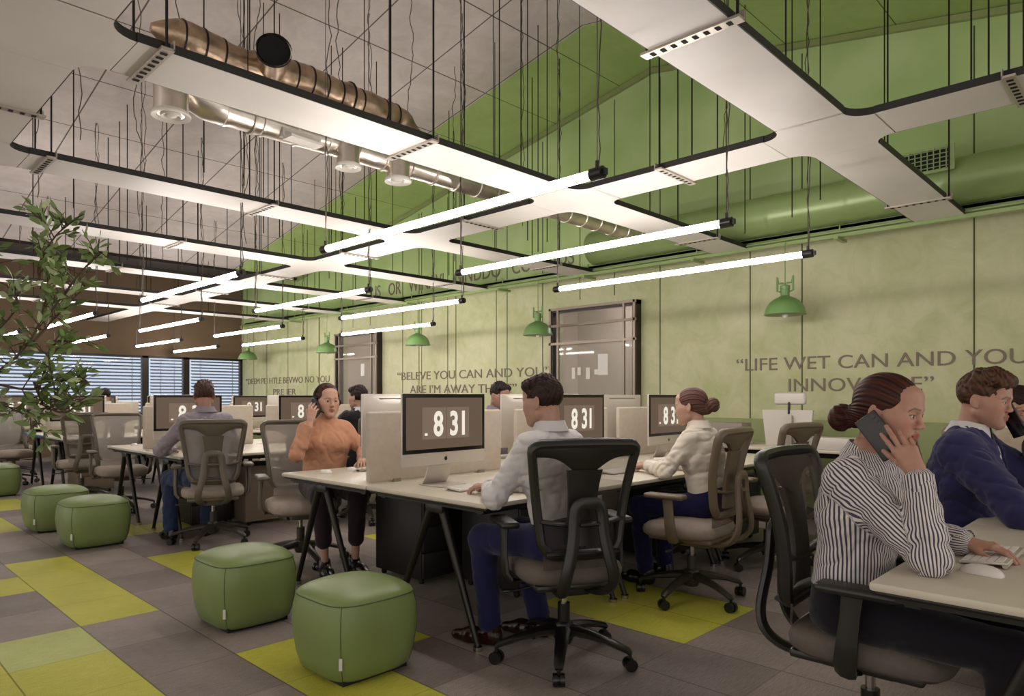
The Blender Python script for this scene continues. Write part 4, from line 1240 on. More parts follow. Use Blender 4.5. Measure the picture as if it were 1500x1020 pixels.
# materials for people
def skin_mat():
    m = bpy.data.materials.new('skin'); t = NT(m)
    at = t.n.new('ShaderNodeAttribute'); at.attribute_name = 'tone'
    n = t.noise(45, 3, t.coords())
    t.link(t.mix(t.math('MULTIPLY', t.ramp(n, .3, .8), .25), at.outputs['Color'], C('#8f5f4c')), t.b.inputs['Base Color'])
    t.b.inputs['Roughness'].default_value = .5; t.b.inputs['Subsurface Weight'].default_value = .08
    t.b.inputs['Subsurface Radius'].default_value = (.012, .005, .003); t.b.inputs['Specular IOR Level'].default_value = .35
    MATS['skin'] = m
skin_mat()
def hair_mat(name, c1, c2):
    m = bpy.data.materials.new(name); t = NT(m)
    at = t.n.new('ShaderNodeAttribute'); at.attribute_name = 'tone'
    t.link(at.outputs['Color'], t.b.inputs['Base Color'])
    t.b.inputs['Roughness'].default_value = .5; t.b.inputs['Specular IOR Level'].default_value = .22
    MATS[name] = m
hair_mat('hair_strands', '', '')
def cloth(name, col, rough=.85, var=.06, sheen=.15, bump=.12, bscale=500):
    mat(name, col, rough, 0, var, 12, bump, bscale, .2, sheen)
cloth('shirt_white', '#c9c5c4'); cloth('shirt_grey', '#8a8189'); cloth('blouse_white', '#d8cfc0'); cloth('top_orange', '#bf8b6e')
cloth('suit_navy', '#2b2950'); cloth('trousers_navy', '#1a1a40'); cloth('trousers_black', '#15131a'); cloth('trousers_plum', '#2a1c20'); cloth('jeans_blue', '#26324f')
cloth('jacket_beige', '#a89a84'); cloth('vest_dark', '#1c1a1e'); cloth('tie_dark', '#17161c', .5)
mat('eye_white', '#cfc8c0', .15); mat('iris_brown', '#2e1c12', .15); mat('headset_black', '#151211', .3)
def stripe_mat():
    m = bpy.data.materials.new('shirt_striped'); t = NT(m)
    at = t.n.new('ShaderNodeAttribute'); at.attribute_name = 'weave'
    s = t.math('FRACT', t.math('DIVIDE', at.outputs['Fac'], .0098))
    k = t.math('LESS_THAN', s, .44)
    t.link(t.mix(k, C('#cfc8c3'), C('#454452')), t.b.inputs['Base Color'])
    t.b.inputs['Roughness'].default_value = .8; t.b.inputs['Specular IOR Level'].default_value = .2
    MATS['shirt_striped'] = m
stripe_mat()

def rotm(yaw=0, pitch=0, roll=0):   # yaw about z (left +), pitch nose down +, roll
    y, p, r = R(yaw), R(-pitch), R(roll)
    Rz = np.array([[math.cos(y), -math.sin(y), 0], [math.sin(y), math.cos(y), 0], [0, 0, 1]])
    Rx = np.array([[1, 0, 0], [0, math.cos(p), -math.sin(p)], [0, math.sin(p), math.cos(p)]])
    Ry = np.array([[math.cos(r), 0, math.sin(r)], [0, 1, 0], [-math.sin(r), 0, math.cos(r)]])
    return Rz @ Rx @ Ry
def hp(c, Q, p): return c + Q @ V(*p)
def head_prims(c, Q, sex='f'):
    T = lambda *p: hp(c, Q, p); ax = Q @ V(1, 0, 0); m_ = 1 if sex == 'm' else 0
    L = [ell(T(0, -.012, .036), (.074, .094, .084), .02, Q), ell(T(0, .028, -.018), (.061, .060, .088), .03, Q),
         cap(T(0, .062, .062), T(0, .074, .028), .030, .022, .025, .6, ax),
         ell(T(0, .058, -.072), (.034 + .005 * m_, .034, .034), .025, Q)]
    for s in (-1, 1):
        L += [cap(T(s * (.050 + .004 * m_), .002, -.052), T(s * .016, .070, -.094), .016 + .003 * m_, .014 + .002 * m_, .022),
              ell(T(s * .036, .045, -.034), (.030, .036, .046), .03, Q), cap(T(s * .040, .060, -.010), T(s * .056, .025, -.006), .014, .014, .03),
              cap(T(s * .012, .088, .026), T(s * .046, .070, .026), .0075 + .002 * m_, .006, .012)]
    L += [cap(T(0, .082, -.094), T(0, .078, -.100), .013, .012, .014)]
    for s in (-1, 1): L += [ell(T(s * .031, .096, .006), (.015, .015, .011), .012, Q, '-')]
    for s in (-1, 1):
        L += [ell(T(s * .031, .0765, .005), (.0145, .0125, .0125), .006, Q),
              cap(T(s * .019, .0865, .0085), T(s * .032, .0895, .0135), .0024, .0026, .004), cap(T(s * .032, .0895, .0135), T(s * .044, .079, .008), .0026, .002, .004),
              cap(T(s * .020, .087, .001), T(s * .040, .083, .000), .002, .002, .005)]
    L += [cap(T(0, .086, .020), T(0, .1035, -.020), .006, .0078, .010), ell(T(0, .1035, -.024), (.0095, .011, .009), .007, Q)]
    for s in (-1, 1): L += [ell(T(s * .0105, .098, -.028), (.0075, .010, .0075), .006, Q), ell(T(s * .006, .101, -.035), (.0035, .005, .003), .003, Q, '-')]
    L += [cap(T(-.020, .082, -.0565), T(0, .0965, -.0525), .0045, .0062, .007), cap(T(.020, .082, -.0565), T(0, .0965, -.0525), .0045, .0062, .007),
          cap(T(-.017, .083, -.0625), T(0, .0940, -.0655), .0045, .0062, .007), cap(T(.017, .083, -.0625), T(0, .0940, -.0655), .0045, .0062, .007),
          cap(T(-.021, .090, -.0592), T(.021, .090, -.0592), .0016, .0016, .003, op='-')]
    for s in (-1, 1):
        E = Q @ rotm(s * 22, 0, s * -6)
        L += [ell(T(s * .078, -.008, -.002), (.006, .019, .031), .006, E), ell(T(s * .087, -.003, .005), (.008, .011, .019), .003, E, '-'),
              cap(T(s * .075, .0, -.028), T(s * .077, -.004, -.02), .007, .006, .006)]
    return L
def hand_prims(w, d, n, side, curl=(20, 25, 20), spread=4, thumb=(38, 20), curls=None, sc=1.0):
    """w wrist, d finger direction, n back-of-hand normal, side +1: thumb on d x n side; curl = bend at the three joints"""
    d = unit(d); n = unit(np.asarray(n) - d * np.dot(n, d)); x = np.cross(d, n) * side
    T = lambda a, b, c: w + (x * a + d * b + n * c) * sc
    L = []; kx = (.029, .010, -.010, -.028); ky = (.086, .090, .086, .076); ln = ((.040, .024, .019), (.045, .027, .020), (.041, .025, .019), (.033, .019, .017)); rr = (.0088, .0090, .0086, .0076)
    L.append(cap(T(0, -.06, 0), T(0, .0, 0), .026 * sc, .023 * sc, .015, .72, None if False else n) if False else cap(T(0, -.06, 0), T(0, .01, 0), .0255 * sc, .0235 * sc, .015))
    L[-1]['fx'] = 1.22; L[-1]['ax'] = n
    for i in range(4):
        L.append(cap(T(kx[i] * .55, .010, .0), T(kx[i], ky[i] - .004, .001), .0135 * sc, .0110 * sc, .014))
        cu = curls[i] if curls else curl; ang = 0; p = V(kx[i], ky[i], .001); sp = R(spread) * (1.5 - i)
        L.append(ell(T(kx[i], ky[i], .004), (.0095 * sc,) * 3, .006))
        r = rr[i]
        for j in range(3):
            ang += R(cu[j]); s_ = ln[i][j]
            q = p + V(math.sin(sp) * math.cos(ang) * s_, math.cos(sp) * math.cos(ang) * s_, -math.sin(ang) * s_)
            L.append(cap(T(*p), T(*q), r * sc, (r - .0006) * sc, .0035)); p = q; r -= .0007
    a, b = R(thumb[0]), R(thumb[1])
    p0 = V(.018, .018, -.006); p1 = p0 + V(math.sin(a), math.cos(a) * .95, -.35) * .040; p2 = p1 + V(math.sin(a - b * .6), math.cos(a - b * .6), -.30) * .032; p3 = p2 + V(math.sin(a - b * 1.2), math.cos(a - b * 1.2), -.25) * .026
    L += [cap(T(*p0), T(*p1), .0145 * sc, .0115 * sc, .012), cap(T(*p1), T(*p2), .0105 * sc, .0098 * sc, .004), cap(T(*p2), T(*p3), .0098 * sc, .0082 * sc, .004)]
    return L
def ik(S, Wp, l1, l2, pole):
    D_ = Wp - S; L_ = np.linalg.norm(D_)
    if L_ > (l1 + l2) * .999: f = L_ / ((l1 + l2) * .999); l1 *= f; l2 *= f
    a = (l1 * l1 - l2 * l2 + L_ * L_) / (2 * L_); hh = math.sqrt(max(0, l1 * l1 - a * a)); u = D_ / L_
    p = np.asarray(pole, float); p = unit(p - u * (p @ u)); return S + u * a + p * hh

EYE = {}
def person(label, loc, rz, o):
    """local frame: faces +Y, origin on the floor below the pelvis, x = the person's right"""
    sex = o.get('sex', 'm'); vox = o.get('vox', .008); fine = o.get('fine', .0032)
    w = 1.0 if sex == 'm' else .9
    pel = V(*o.get('pelvis', (0, 0, .58))); lean = o.get('lean', .04)
    nb = V(*o.get('neck', (0, lean + .02, 1.075)))          # base of neck
    hc = V(*o.get('head', (0, lean + .05, 1.205))); Q = rotm(*o.get('look', (0, 5, 0)))
    sh = .185 * w; tw = o.get('twist', 0); axx = V(math.cos(R(tw)), math.sin(R(tw)), 0)
    chest = pel + (nb - pel) * .62 + V(0, .0, 0); waist = pel + (nb - pel) * .30 + V(0, .0, 0)
    shc = nb + V(0, -.012, -.075)
    S = {s: shc + axx * s * (sh - .03) for s in (-1, 1)}
    ch = V(math.cos(R(tw * .4)), math.sin(R(tw * .4)), 0)
    wr = {1: V(*o['rwrist']), -1: V(*o['lwrist'])}
    el = {s: V(*o['elbow'][s]) if s in o.get('elbow', {}) else ik(S[s], wr[s], .285 * (w * .5 + .5), .25 * (w * .5 + .5), o.get('pole', {}).get(s, (s * .5, -.35, -1))) for s in (-1, 1)}
    kn = {s: V(*o.get('knee', {}).get(s, (s * .13, .44, .53))) for s in (-1, 1)}
    an = {s: V(*o.get('ankle', {}).get(s, (s * .12, .40, .10))) for s in (-1, 1)}
    hip = {s: pel + V(s * .09, .01, -.02) for s in (-1, 1)}
    b = 1.0 if sex == 'm' else .88
    def torso(e=0.0, ct=0.0):
        L = [cap(pel + V(0, 0, .0), waist, .108 + e, .098 * b + e, .05, .72, axx * 0 + V(1, 0, 0)),
             cap(waist, chest, .098 * b + e, .118 * b + e, .05, .70, ch), cap(chest, chest + (nb - chest) * .45, .118 * b + e, .108 * b + e, .05, .66, axx),
             cap(S[-1] + V(0, 0, -.005), S[1] + V(0, 0, -.005), .056 * b + e, .056 * b + e, .045),
             cap(shc + axx * .08 + V(0, 0, .02 - ct * .3), nb + V(0, .0, .02 - ct), .045, .045, .04), cap(shc - axx * .08 + V(0, 0, .02 - ct * .3), nb + V(0, .0, .02 - ct), .045, .045, .04)]
        if sex == 'f':
            f = np.cross(V(0, 0, 1), axx) * 1.0
            for s in (-1, 1): L.append(ell(chest + axx * s * .065 + f * .068 + V(0, 0, .015), (.052, .05, .055), .04))
        return L
    def arm(s, e=0.0, cut=.0):
        end = wr[s] + (el[s] - wr[s]) * cut; x = unit(wr[s] - el[s])
        return [cap(S[s], el[s], (.054 * b + e), (.039 * b + e), .03, tag_=10 + s), cap(el[s], el[s] + (end - el[s]) * .35, .038 * b + e, .039 * b + e, .02, tag_=20 + s), cap(el[s] + (end - el[s]) * .35, end, .039 * b + e, .029 * b + e, .02, tag_=20 + s)]
    def leg(s, e=0.0, end=0.0):
        f = an[s] + (kn[s] - an[s]) * end
        return [cap(hip[s], kn[s], .080 * b + e, .055 * b + e, .04), cap(kn[s], f, .055 * b + e, .043 * b + e * 1.1, .03)]
    neck = [cap(nb + V(0, -.01, -.03), hc + Q @ V(0, -.030, -.06), .053 * b + .001, .049 * b, .03)]
    core = torso(-.012) + arm(-1, -.008) + arm(1, -.008) + leg(-1, -.01) + leg(1, -.01)
    pieces = [(core, .014, None, 0.0), (head_prims(hc, Q, sex) + neck, fine, None, 0.0)]
    for s in (-1, 1):
        hs = o.get('hand', {}).get(s)
        if hs is not None:
            pieces.append((hand_prims(wr[s], hs['d'], hs['n'], hs.get('side', s), hs.get('curl', (20, 25, 20)), hs.get('spread', 4), hs.get('thumb', (38, 20)), hs.get('curls'), .95 if sex == 'm' else .88), o.get('hvox', .0026), None, 0.0))
    for s in (-1, 1):   # feet
        f = unit(V(*o.get('foot', (0, 1, 0))))
    base = np.array(C(o.get('skin', '#b98a70'))[:3]); lip = np.array(C(o.get('lip', '#93574a'))[:3]); hairc = np.array(C(o.get('hair', '#2a1a12'))[:3])
    def skincol(v):
        p = (v - hc) @ Q; c = np.repeat(base[None], len(v), 0)
        def blend(mask, col, a): nonlocal c; c = c * (1 - (mask * a)[:, None]) + col[None] * (mask * a)[:, None]
        inhead = (np.abs(p[:, 0]) < .1) & (np.abs(p[:, 1]) < .13) & (np.abs(p[:, 2]) < .14)
        blend(inhead * np.exp(-(((np.abs(p[:, 0]) - .045) / .022) ** 2 + ((p[:, 2] + .028) / .022) ** 2)), np.array(C('#b3654c')[:3]), .35)
        lm = inhead & (p[:, 1] > .078) & (np.abs(p[:, 2] + .0592) < .0115 - .35 * np.maximum(0, np.abs(p[:, 0]) - .006) * 1.0) & (np.abs(p[:, 0]) < .023)
        blend(lm * 1.0, lip, .8)
        bx = np.abs(p[:, 0]); bz = .0262 + .004 * np.clip((bx - .014) / .02, 0, 1) - .010 * np.clip((bx - .036) / .014, 0, 1)
        bm_ = inhead & (p[:, 1] > .055) & (bx > .011) & (bx < .050) & (np.abs(p[:, 2] - bz) < (.0042 if sex == 'm' else .003))
        blend(bm_ * 1.0, hairc, .6)
        em = inhead & (p[:, 1] > .07) & (np.abs(p[:, 2] - .0095 + .12 * np.abs(bx - .031)) < .0022) & (bx > .017) & (bx < .047)
        blend(em * 1.0, hairc * .5, .7)
        if sex == 'm': blend(inhead * (p[:, 2] < -.03) * (p[:, 1] > .01) * np.clip((-.03 - p[:, 2]) / .02, 0, 1), hairc, .10)
        return c
    body = sdf_obj('person', pieces, 'skin', None, skincol)
    body.location = loc; body.rotation_euler = (0, 0, R(rz)); body.scale = (o.get('size', 1),) * 3; tag(body, label, 'person')
    # eyes
    for s in (-1, 1):
        q = MB(); mt = Matrix([[*r_] for r_ in (Q @ rotm(0, 90, 0).T).tolist()]) if False else None
        f = Q @ V(s * .02, 1, -.02); f = unit(f); a_ = unit(np.cross(f, V(0, 0, 1))); b_ = np.cross(a_, f); c0 = hp(hc, Q, (s * .031, .0785, .0048)); r_ = .0122
        vs = [c0 + f * r_]; mi = []; fs = []; rings = 14; seg = 18
        for i in range(1, rings + 1):
            th = math.pi * i / (rings + 1) * .9
            for k in range(seg): ph = 2 * math.pi * k / seg; vs.append(c0 + (f * math.cos(th) + (a_ * math.cos(ph) + b_ * math.sin(ph)) * math.sin(th)) * r_)
        for k in range(seg): fs.append((0, 1 + k, 1 + (k + 1) % seg)); mi.append(1)
        for i in range(rings - 1):
            for k in range(seg): fs.append((1 + i * seg + k, 1 + (i + 1) * seg + k, 1 + (i + 1) * seg + (k + 1) % seg, 1 + i * seg + (k + 1) % seg)); mi.append(1 if i < 2 else 0)
        q.add(vs, fs, 0, True); q.m = mi; q.build('eye', ['eye_white', 'iris_brown'], body)
    # hair
    if o.get('hairstyle') != 'none':
        T = lambda *p: hp(hc, Q, p); st = o.get('hairstyle', 'short')
        if st == 'short':
            H = [ell(T(0, -.014, .040), (.080, .100, .089), .02, Q), cap(T(0, .055, .103), T(-.0, -.03, .116), .018, .022, .03, .45, Q @ V(1, 0, 0)), cap(T(-.055, .05, .085), T(.055, .058, .092), .024, .022, .025),
                 ell(T(0, .112, -.040), (.105, .082, .115), .006, Q, '-'), plane(T(0, .0, -.018), Q @ V(0, -.50, 1), .012)]
            for s in (-1, 1): H.append(ell(T(s * .088, .004, -.004), (.022, .024, .030), .008, Q, '-'))
            if o.get('quiff'): H.insert(2, cap(T(.0, .078, .098), T(.02, .03, .122), .028, .03, .03, .5, Q @ V(1, 0, 0))); 
        else:
            H = [ell(T(0, -.014, .038), (.082, .101, .090), .02, Q), cap(T(0, -.07, -.02), T(0, -.10, -.025), .045, .035, .03)]
            H += [plane(T(0, .075, .076), Q @ V(0, -.83, .55), .005), plane(T(0, -.01, -.044), Q @ V(0, -.35, 1), .014)]
            for s in (-1, 1): H.append(ell(T(s * .088, -.002, -.012), (.020, .020, .028), .008, Q, '-'))
            if st == 'bun':
                bz = o.get('bunz', -.01)
                H += [cap(T(0, -.10, bz), T(0, -.125, bz), .026, .026, .012), ell(T(0, -.146, bz), (.050, .040, .047), .008, Q), ell(T(.02, -.15, bz + .016), (.022, .022, .02), .008, Q), ell(T(-.02, -.148, bz - .014), (.024, .022, .022), .008, Q)]
        inv = Q.T
        def strands(X, Y, Z):
            x = X - hc[0]; y = Y - hc[1]; z = Z - hc[2]
            px = inv[0, 0] * x + inv[0, 1] * y + inv[0, 2] * z; py = inv[1, 0] * x + inv[1, 1] * y + inv[1, 2] * z; pz = inv[2, 0] * x + inv[2, 1] * y + inv[2, 2] * z
            if st == 'short': return (.0034 * np.sin(px * 210 + 3 * np.sin(py * 40 + pz * 30)) * np.sin(py * 85 + px * 30 + 2 * np.sin(pz * 50)) + .0016 * np.sin(px * 420 + pz * 200 + 4 * np.sin(py * 60))) * np.clip(pz / .05, .3, 1)
            ang = np.arctan2(pz + .01, np.abs(px) + .02); bun = py < -.112
            edge = np.clip((-.83 * (py - .075) + .55 * (pz - .076)) / .03, 0, 1)
            return edge * np.where(bun, .0018 * np.sin(ang * 14 + py * 160), .0011 * np.sin(ang * 46 + 2 * np.sin(py * 22)))
        hc1 = hairc; hc2 = np.array(C(o.get('hair2', o.get('hair', '#2a1a12')))[:3])
        def haircol(v):
            p = (v - hc) @ Q; a = np.arctan2(p[:, 2] + .01, np.abs(p[:, 0]) + .02)
            f = .5 + .5 * np.sin(a * 60 + 3 * np.sin(p[:, 1] * 30)) if st != 'short' else .5 + .5 * np.sin(p[:, 0] * 260 + 4 * np.sin(p[:, 1] * 60 + p[:, 2] * 50))
            g = .5 + .5 * np.sin(a * 23 + p[:, 1] * 11)
            f = np.clip(f * .6 + g * .5, 0, 1)
            return hc1[None] * (1 - f[:, None]) + hc2[None] * f[:, None]
        sdf_obj('hair', [(H, fine * .85, strands, 0.0)], 'hair_strands', body, haircol)
    # clothes
    folds = o.get('folds', 1.0)
    def wrinkle(seed, amp):
        def f(X, Y, Z): 
            n1 = gnoise(X, Y, Z, seed, 36); n2 = gnoise(X, Y, Z, seed + 7, 90)
            calm = np.clip((np.abs(Z - pel[2] - .07) - .03) / .06, 0, 1)
            return calm * amp * folds * (1.5 * (1 - np.abs(n1)) ** 3 - .5 + .5 * n2)
        return f
    def dir_fold(s, e_, amp):
        # creases gathering round the elbow
        def f(X, Y, Z):
            d = np.sqrt((X - el[s][0]) ** 2 + (Y - el[s][1]) ** 2 + (Z - el[s][2]) ** 2)
            return amp * np.sin(d * 190 + 2 * np.sin(X * 30 + Z * 25)) * np.exp(-(d / .10) ** 2)
        return f
    infl = o.get('shirt_infl', .010)
    cuts = o.get('cuff', {}); SL_ = torso(.002, .05 if o.get('open') else .035)
    SP = SL_ + arm(-1, .004, cuts.get(-1, .05)) + arm(1, .004, cuts.get(1, .05))
    SP += [cap(nb + V(0, .0, -.012), hc + Q @ V(0, -.03, -.06), .040, .040, .01, op='-')] if not o.get('collar') else []
    if o.get('open'): SP += [cap(nb + V(0, .115, -.055), nb + V(0, .055, .06), .006, .042, .006, op='-'), cap(nb + V(0, -.005, .028), hc, .058, .05, .006, op='-')]
    SP.append(dict(t='p', c=pel + V(0, 0, .055), n=V(0, 0, 1.0), k=.004, op='-', tag=0))
    w1, w2, w3 = wrinkle(o.get('seed', 3), .0068), dir_fold(1, 0, .0045), dir_fold(-1, 0, .0045)
    disp = lambda X, Y, Z: w1(X, Y, Z) + w2(X, Y, Z) + w3(X, Y, Z)
    stripefn = None
    if o.get('stripes'):
        allp = SL_ + arm(-1) + arm(1)
        def stripefn(v):
            best = np.full(len(v), 9e9); val = np.zeros(len(v)); X, Y, Z = v[:, 0], v[:, 1], v[:, 2]
            for s in (-1, 1):
                a1, a2 = unit(el[s] - S[s]), unit(wr[s] - el[s])
                for (p0, p1, ax_) in ((S[s], el[s], a1), (el[s], wr[s], a2)):
                    P_ = cap(p0, p1, .05, .04); d = pd(P_, X, Y, Z)
                    ref = unit(np.cross(ax_, V(.3, 1, .1))); r2 = np.cross(ax_, ref); q = v - p0
                    th = np.arctan2(q @ ref, q @ r2); m_ = d < best; best = np.where(m_, d, best); val = np.where(m_, th * .052, val)
            dt = np.min([pd(p, X, Y, Z) for p in SL_[:3]], 0); q = v - waist; th = np.arctan2(q @ axx, q @ np.cross(V(0, 0, 1), axx))
            m_ = dt < best - .004; val = np.where(m_, th * .125, val); return val
    shirt = sdf_obj('shirt', [(SP, vox, disp, infl)], o.get('shirt', 'shirt_white'), body, None, stripefn)
    for s in (-1, 1):    # cuffs
        if cuts.get(s, .05) < .3 and o.get('hand', {}).get(s) is not None:
            end = wr[s] + (el[s] - wr[s]) * cuts.get(s, .05); a_ = unit(el[s] - end); q = MB()
            q.tube([end - a_ * .022, end - a_ * .020, end + a_ * .03], [.030 * b + infl, .033 * b + infl, .034 * b + infl], 20, caps=False)
            q.tube([end - a_ * .021, end + a_ * .01], [.029 * b + infl, .029 * b + infl - .002], 20, caps=False); cu = q.build('cuff', o.get('cuffmat', o.get('shirt', 'shirt_white')), shirt)
            if o.get('stripes'):
                at = cu.data.attributes.new('weave', 'FLOAT', 'POINT'); n_ = len(cu.data.vertices)
                at.data.foreach_set('value', np.array([((i % 20) / 20.0) * .255 for i in range(n_)], np.float32))
    if o.get('collar'):
        q = MB(); up = unit(hc + Q @ V(0, -.03, -.06) - nb); f = V(0, 1, 0); r_ = .064 * b + .004; n_ = 26; vs = []
        for j, (dz, dr) in enumerate(((-.012, .010), (.020, .004), (.038, .002), (.040, .005), (.020, .012), (-.010, .026))):
            for k in range(n_ + 1):
                g_ = 16 + (18 if o.get('open') else 0); th = R(90) + R(g_) + (2 * math.pi - R(2 * g_)) * k / n_; fr = math.cos(th - R(90)); tip = max(0, fr) ** 6
                vs.append(nb + V(math.cos(th) * (r_ + dr), math.sin(th) * (r_ + dr) * 1.02 - .005, 0) + up * (dz + .012 - (.058 * (1 + fr) / 2 if o.get('open') else .020 * max(0, fr)) - (.022 * tip if j == 5 else 0)))
        fs = [(j * (n_ + 1) + k, j * (n_ + 1) + k + 1, (j + 1) * (n_ + 1) + k + 1, (j + 1) * (n_ + 1) + k) for j in range(5) for k in range(n_)]
        q.add(vs, fs, 0, True); cl = q.build('collar', o.get('collarmat', o.get('shirt')), shirt)
        if o.get('stripes'):
            at = cl.data.attributes.new('weave', 'FLOAT', 'POINT'); at.data.foreach_set('value', np.array([((i % (n_ + 1)) / n_) * .36 for i in range(len(vs))], np.float32))
    if o.get('jacket'):
        f = np.cross(V(0, 0, 1), axx); j0 = nb + f * .07 + V(0, 0, .02); j1 = waist + f * .16 + V(0, 0, .04)
        JP = torso(.004, .025) + arm(-1, .012, cuts.get(-1, .05) + .10) + arm(1, .012, cuts.get(1, .05) + .10) + [cap(pel, pel + V(0, 0, .03), .125, .118, .04, .74, V(1, 0, 0))]
        JP += [cap(j0 + V(0, 0, .06), j1, .060, .006, .008, op='-'), cap(nb + V(0, -.01, .012), hc, .062, .062, .01, op='-')]
        sdf_obj('jacket', [(JP, vox, disp, infl + .012)], o['jacket'], body)
        # lapels
        for s in (-1, 1):
            q = MB(); a0 = nb + axx * s * .062 + f * .0 + V(0, 0, .03); a1 = nb + axx * s * .055 + f * .082 + V(0, 0, -.05); a2 = j1 + axx * s * .004 - f * .005 + V(0, 0, .0)
            q.tube([a0 - f * .03, a0, a1, (a1 + a2) / 2 + axx * s * .012 + f * .012, a2], [.018, .022, .030, .026, .006], 8, flat=.25, up=tuple(f)); q.build('lapel', o['jacket'], body)
        if o.get('tie'):
            q = MB(); q.tube([nb + f * .078 + V(0, 0, -.01), nb + f * .092 + V(0, 0, -.05), chest + f * .135, waist + f * .14], [.018, .013, .028, .03], 8, flat=.25, up=tuple(f)); q.build('tie', 'tie_dark', body)
    if o.get('trousers'):
        TP = [cap(pel + V(0, 0, -.02), pel + V(0, 0, .05), .121 * b, .112 * b, .04, .72, V(1, 0, 0))] + leg(-1, .006, o.get('hem', .02)) + leg(1, .006, o.get('hem', .02))
        sdf_obj('trousers', [(TP, max(vox, .009), wrinkle(o.get('seed', 3) + 30, .005), .010)], o['trousers'], body)
    if o.get('shoe'):
        for s in (-1, 1):
            a_ = an[s]; f = unit(V(*o.get('foot', (s * .12, 1, 0)))); g0 = V(a_[0], a_[1], 0)
            FP = [cap(a_ + V(0, 0, -.015) - f * .02, a_ + V(0, 0, -.045) - f * .01, .040, .040, .02), cap(g0 - f * .03 + V(0, 0, .038), g0 + f * .10 + V(0, 0, .036), .038, .041, .03), cap(g0 + f * .10 + V(0, 0, .034), g0 + f * .19 + V(0, 0, .028), .040, .026, .03), plane((0, 0, .002), (0, 0, -1), .003)]
            FP[-1]['n'] = V(0, 0, 1.0); FP[-1] = dict(t='p', c=V(0, 0, .003), n=V(0, 0, 1.0), k=.004, op='-', tag=0)
            sh_ = sdf_obj('shoe', [(FP, .006, None, 0)], o['shoe'], body)
    return body, dict(nb=nb, hc=hc, Q=Q, wr=wr, el=el, S=S)
def phone(body, p, d, n, label, mat_='phone_case', lens=True):
    """slab with long axis d and back normal n at point p (person's local frame)"""
    d = unit(d); n = unit(np.asarray(n) - d * (np.asarray(n) @ d)); x = np.cross(d, n)
    mt = Matrix(((x[0], d[0], n[0]), (x[1], d[1], n[1]), (x[2], d[2], n[2])))
    q = MB(); q.rbox((0, 0, 0), (.074, .150, .009), .004, mtx=mt, seg=3)
    Rz = Matrix.Rotation(body.rotation_euler.z, 4, 'Z'); P = body.location + (Rz @ Vector([float(c_) for c_ in p])) * body.scale[0]
    o = thing('mobile_phone', label, 'phone', P, body.rotation_euler.z); c = q.build('phone_body', mat_, o)
    q = MB()
    cpos = mt @ Vector((.022, .058, .0055)); 
    for e in (0, .016):
        c2 = mt @ Vector((.022, .058 - e, .0052)); nn = mt @ Vector((0, 0, 1)); q.cyl(c2, c2 + nn * .0015, .0065, 14)
    q.build('camera_lens', 'chrome' if False else 'bezel', c)
    q = MB(); q.rbox(mt @ Vector((0, 0, -.0047)), (.068, .142, .001), .0004, mtx=mt); q.build('phone_screen', 'phone_black', c)
    return o
# ------------------------------------------------------------------ the people
def W2L(loc, rz, p):
    c, s = math.cos(R(-rz)), math.sin(R(-rz)); x, y = p[0] - loc[0], p[1] - loc[1]
    return (x * c - y * s, x * s + y * c, p[2])
TYPE_CURLS = [(18, 30, 20), (22, 34, 22), (26, 36, 24), (30, 38, 24)]
def typing(loc, rz, kx, ky, spread=.11):
    d = {}
    if spread > .2: return {1: dict(d=(-.45, 1, -.10), n=(0, .1, 1), side=-1, curls=TYPE_CURLS, thumb=(30, 20)), -1: dict(d=(-.30, 1, -.12), n=(-.15, .1, 1), side=1, curls=TYPE_CURLS, thumb=(34, 20))}
    for s in (-1, 1):
        d[s] = dict(d=(-s * .25, 1, -.10), n=(0, .1, 1), side=-s, curls=TYPE_CURLS, thumb=(30, 20))
    return d
# 1 man in white shirt typing
loc, rz = (2.56, 2.14, 0), 0
person('Dark-haired man in a white shirt typing, seen from behind at the front desk', loc, rz, dict(
    sex='m', neck=(0, .09, 1.085), head=(0, .13, 1.225), look=(14, 8, 0), lean=.06, rwrist=(.09, .50, .785), lwrist=(-.05, .455, .79),
    elbow={1: (.28, .18, .79), -1: (-.27, .19, .775)}, hand=typing(loc, rz, 0, 0, .3), hair='#1d120d', hair2='#33211a', skin='#b08b78', collar=True, shirt='shirt_white', trousers='trousers_navy', shoe='shoe_brown',
    knee={1: (.16, .42, .53), -1: (-.12, .43, .53)}, ankle={1: (.14, .28, .11), -1: (-.12, .38, .11)}, foot=(-.35, 1, 0), cuff={1:.16,-1:.16}, open=False, seed=5, vox=.0055, fine=.0030, folds=.8))
# 2 woman with bun
loc, rz = (4.08, 2.19, 0), 0
person('Woman with a brown hair bun in a white blouse typing at the front desk', loc, rz, dict(
    sex='f', neck=(0, .08, 1.05), head=(0, .13, 1.185), look=(12, 6, 0), lean=.06, rwrist=(.12, .52, .785), lwrist=(-.06, .43, .79),
    elbow={1: (.27, .20, .79), -1: (-.27, .15, .785)}, hand=typing(loc, rz, 0, 0, .3), hair='#33201a', hair2='#6b4a40', hairstyle='bun', bunz=.0, skin='#b89480', collar=True, shirt='blouse_white', trousers='trousers_navy', shoe='shoe_black',
    knee={1: (.13, .42, .53), -1: (-.20, .40, .53)}, cuff={1:.14,-1:.14}, seed=9, vox=.006, fine=.0034))
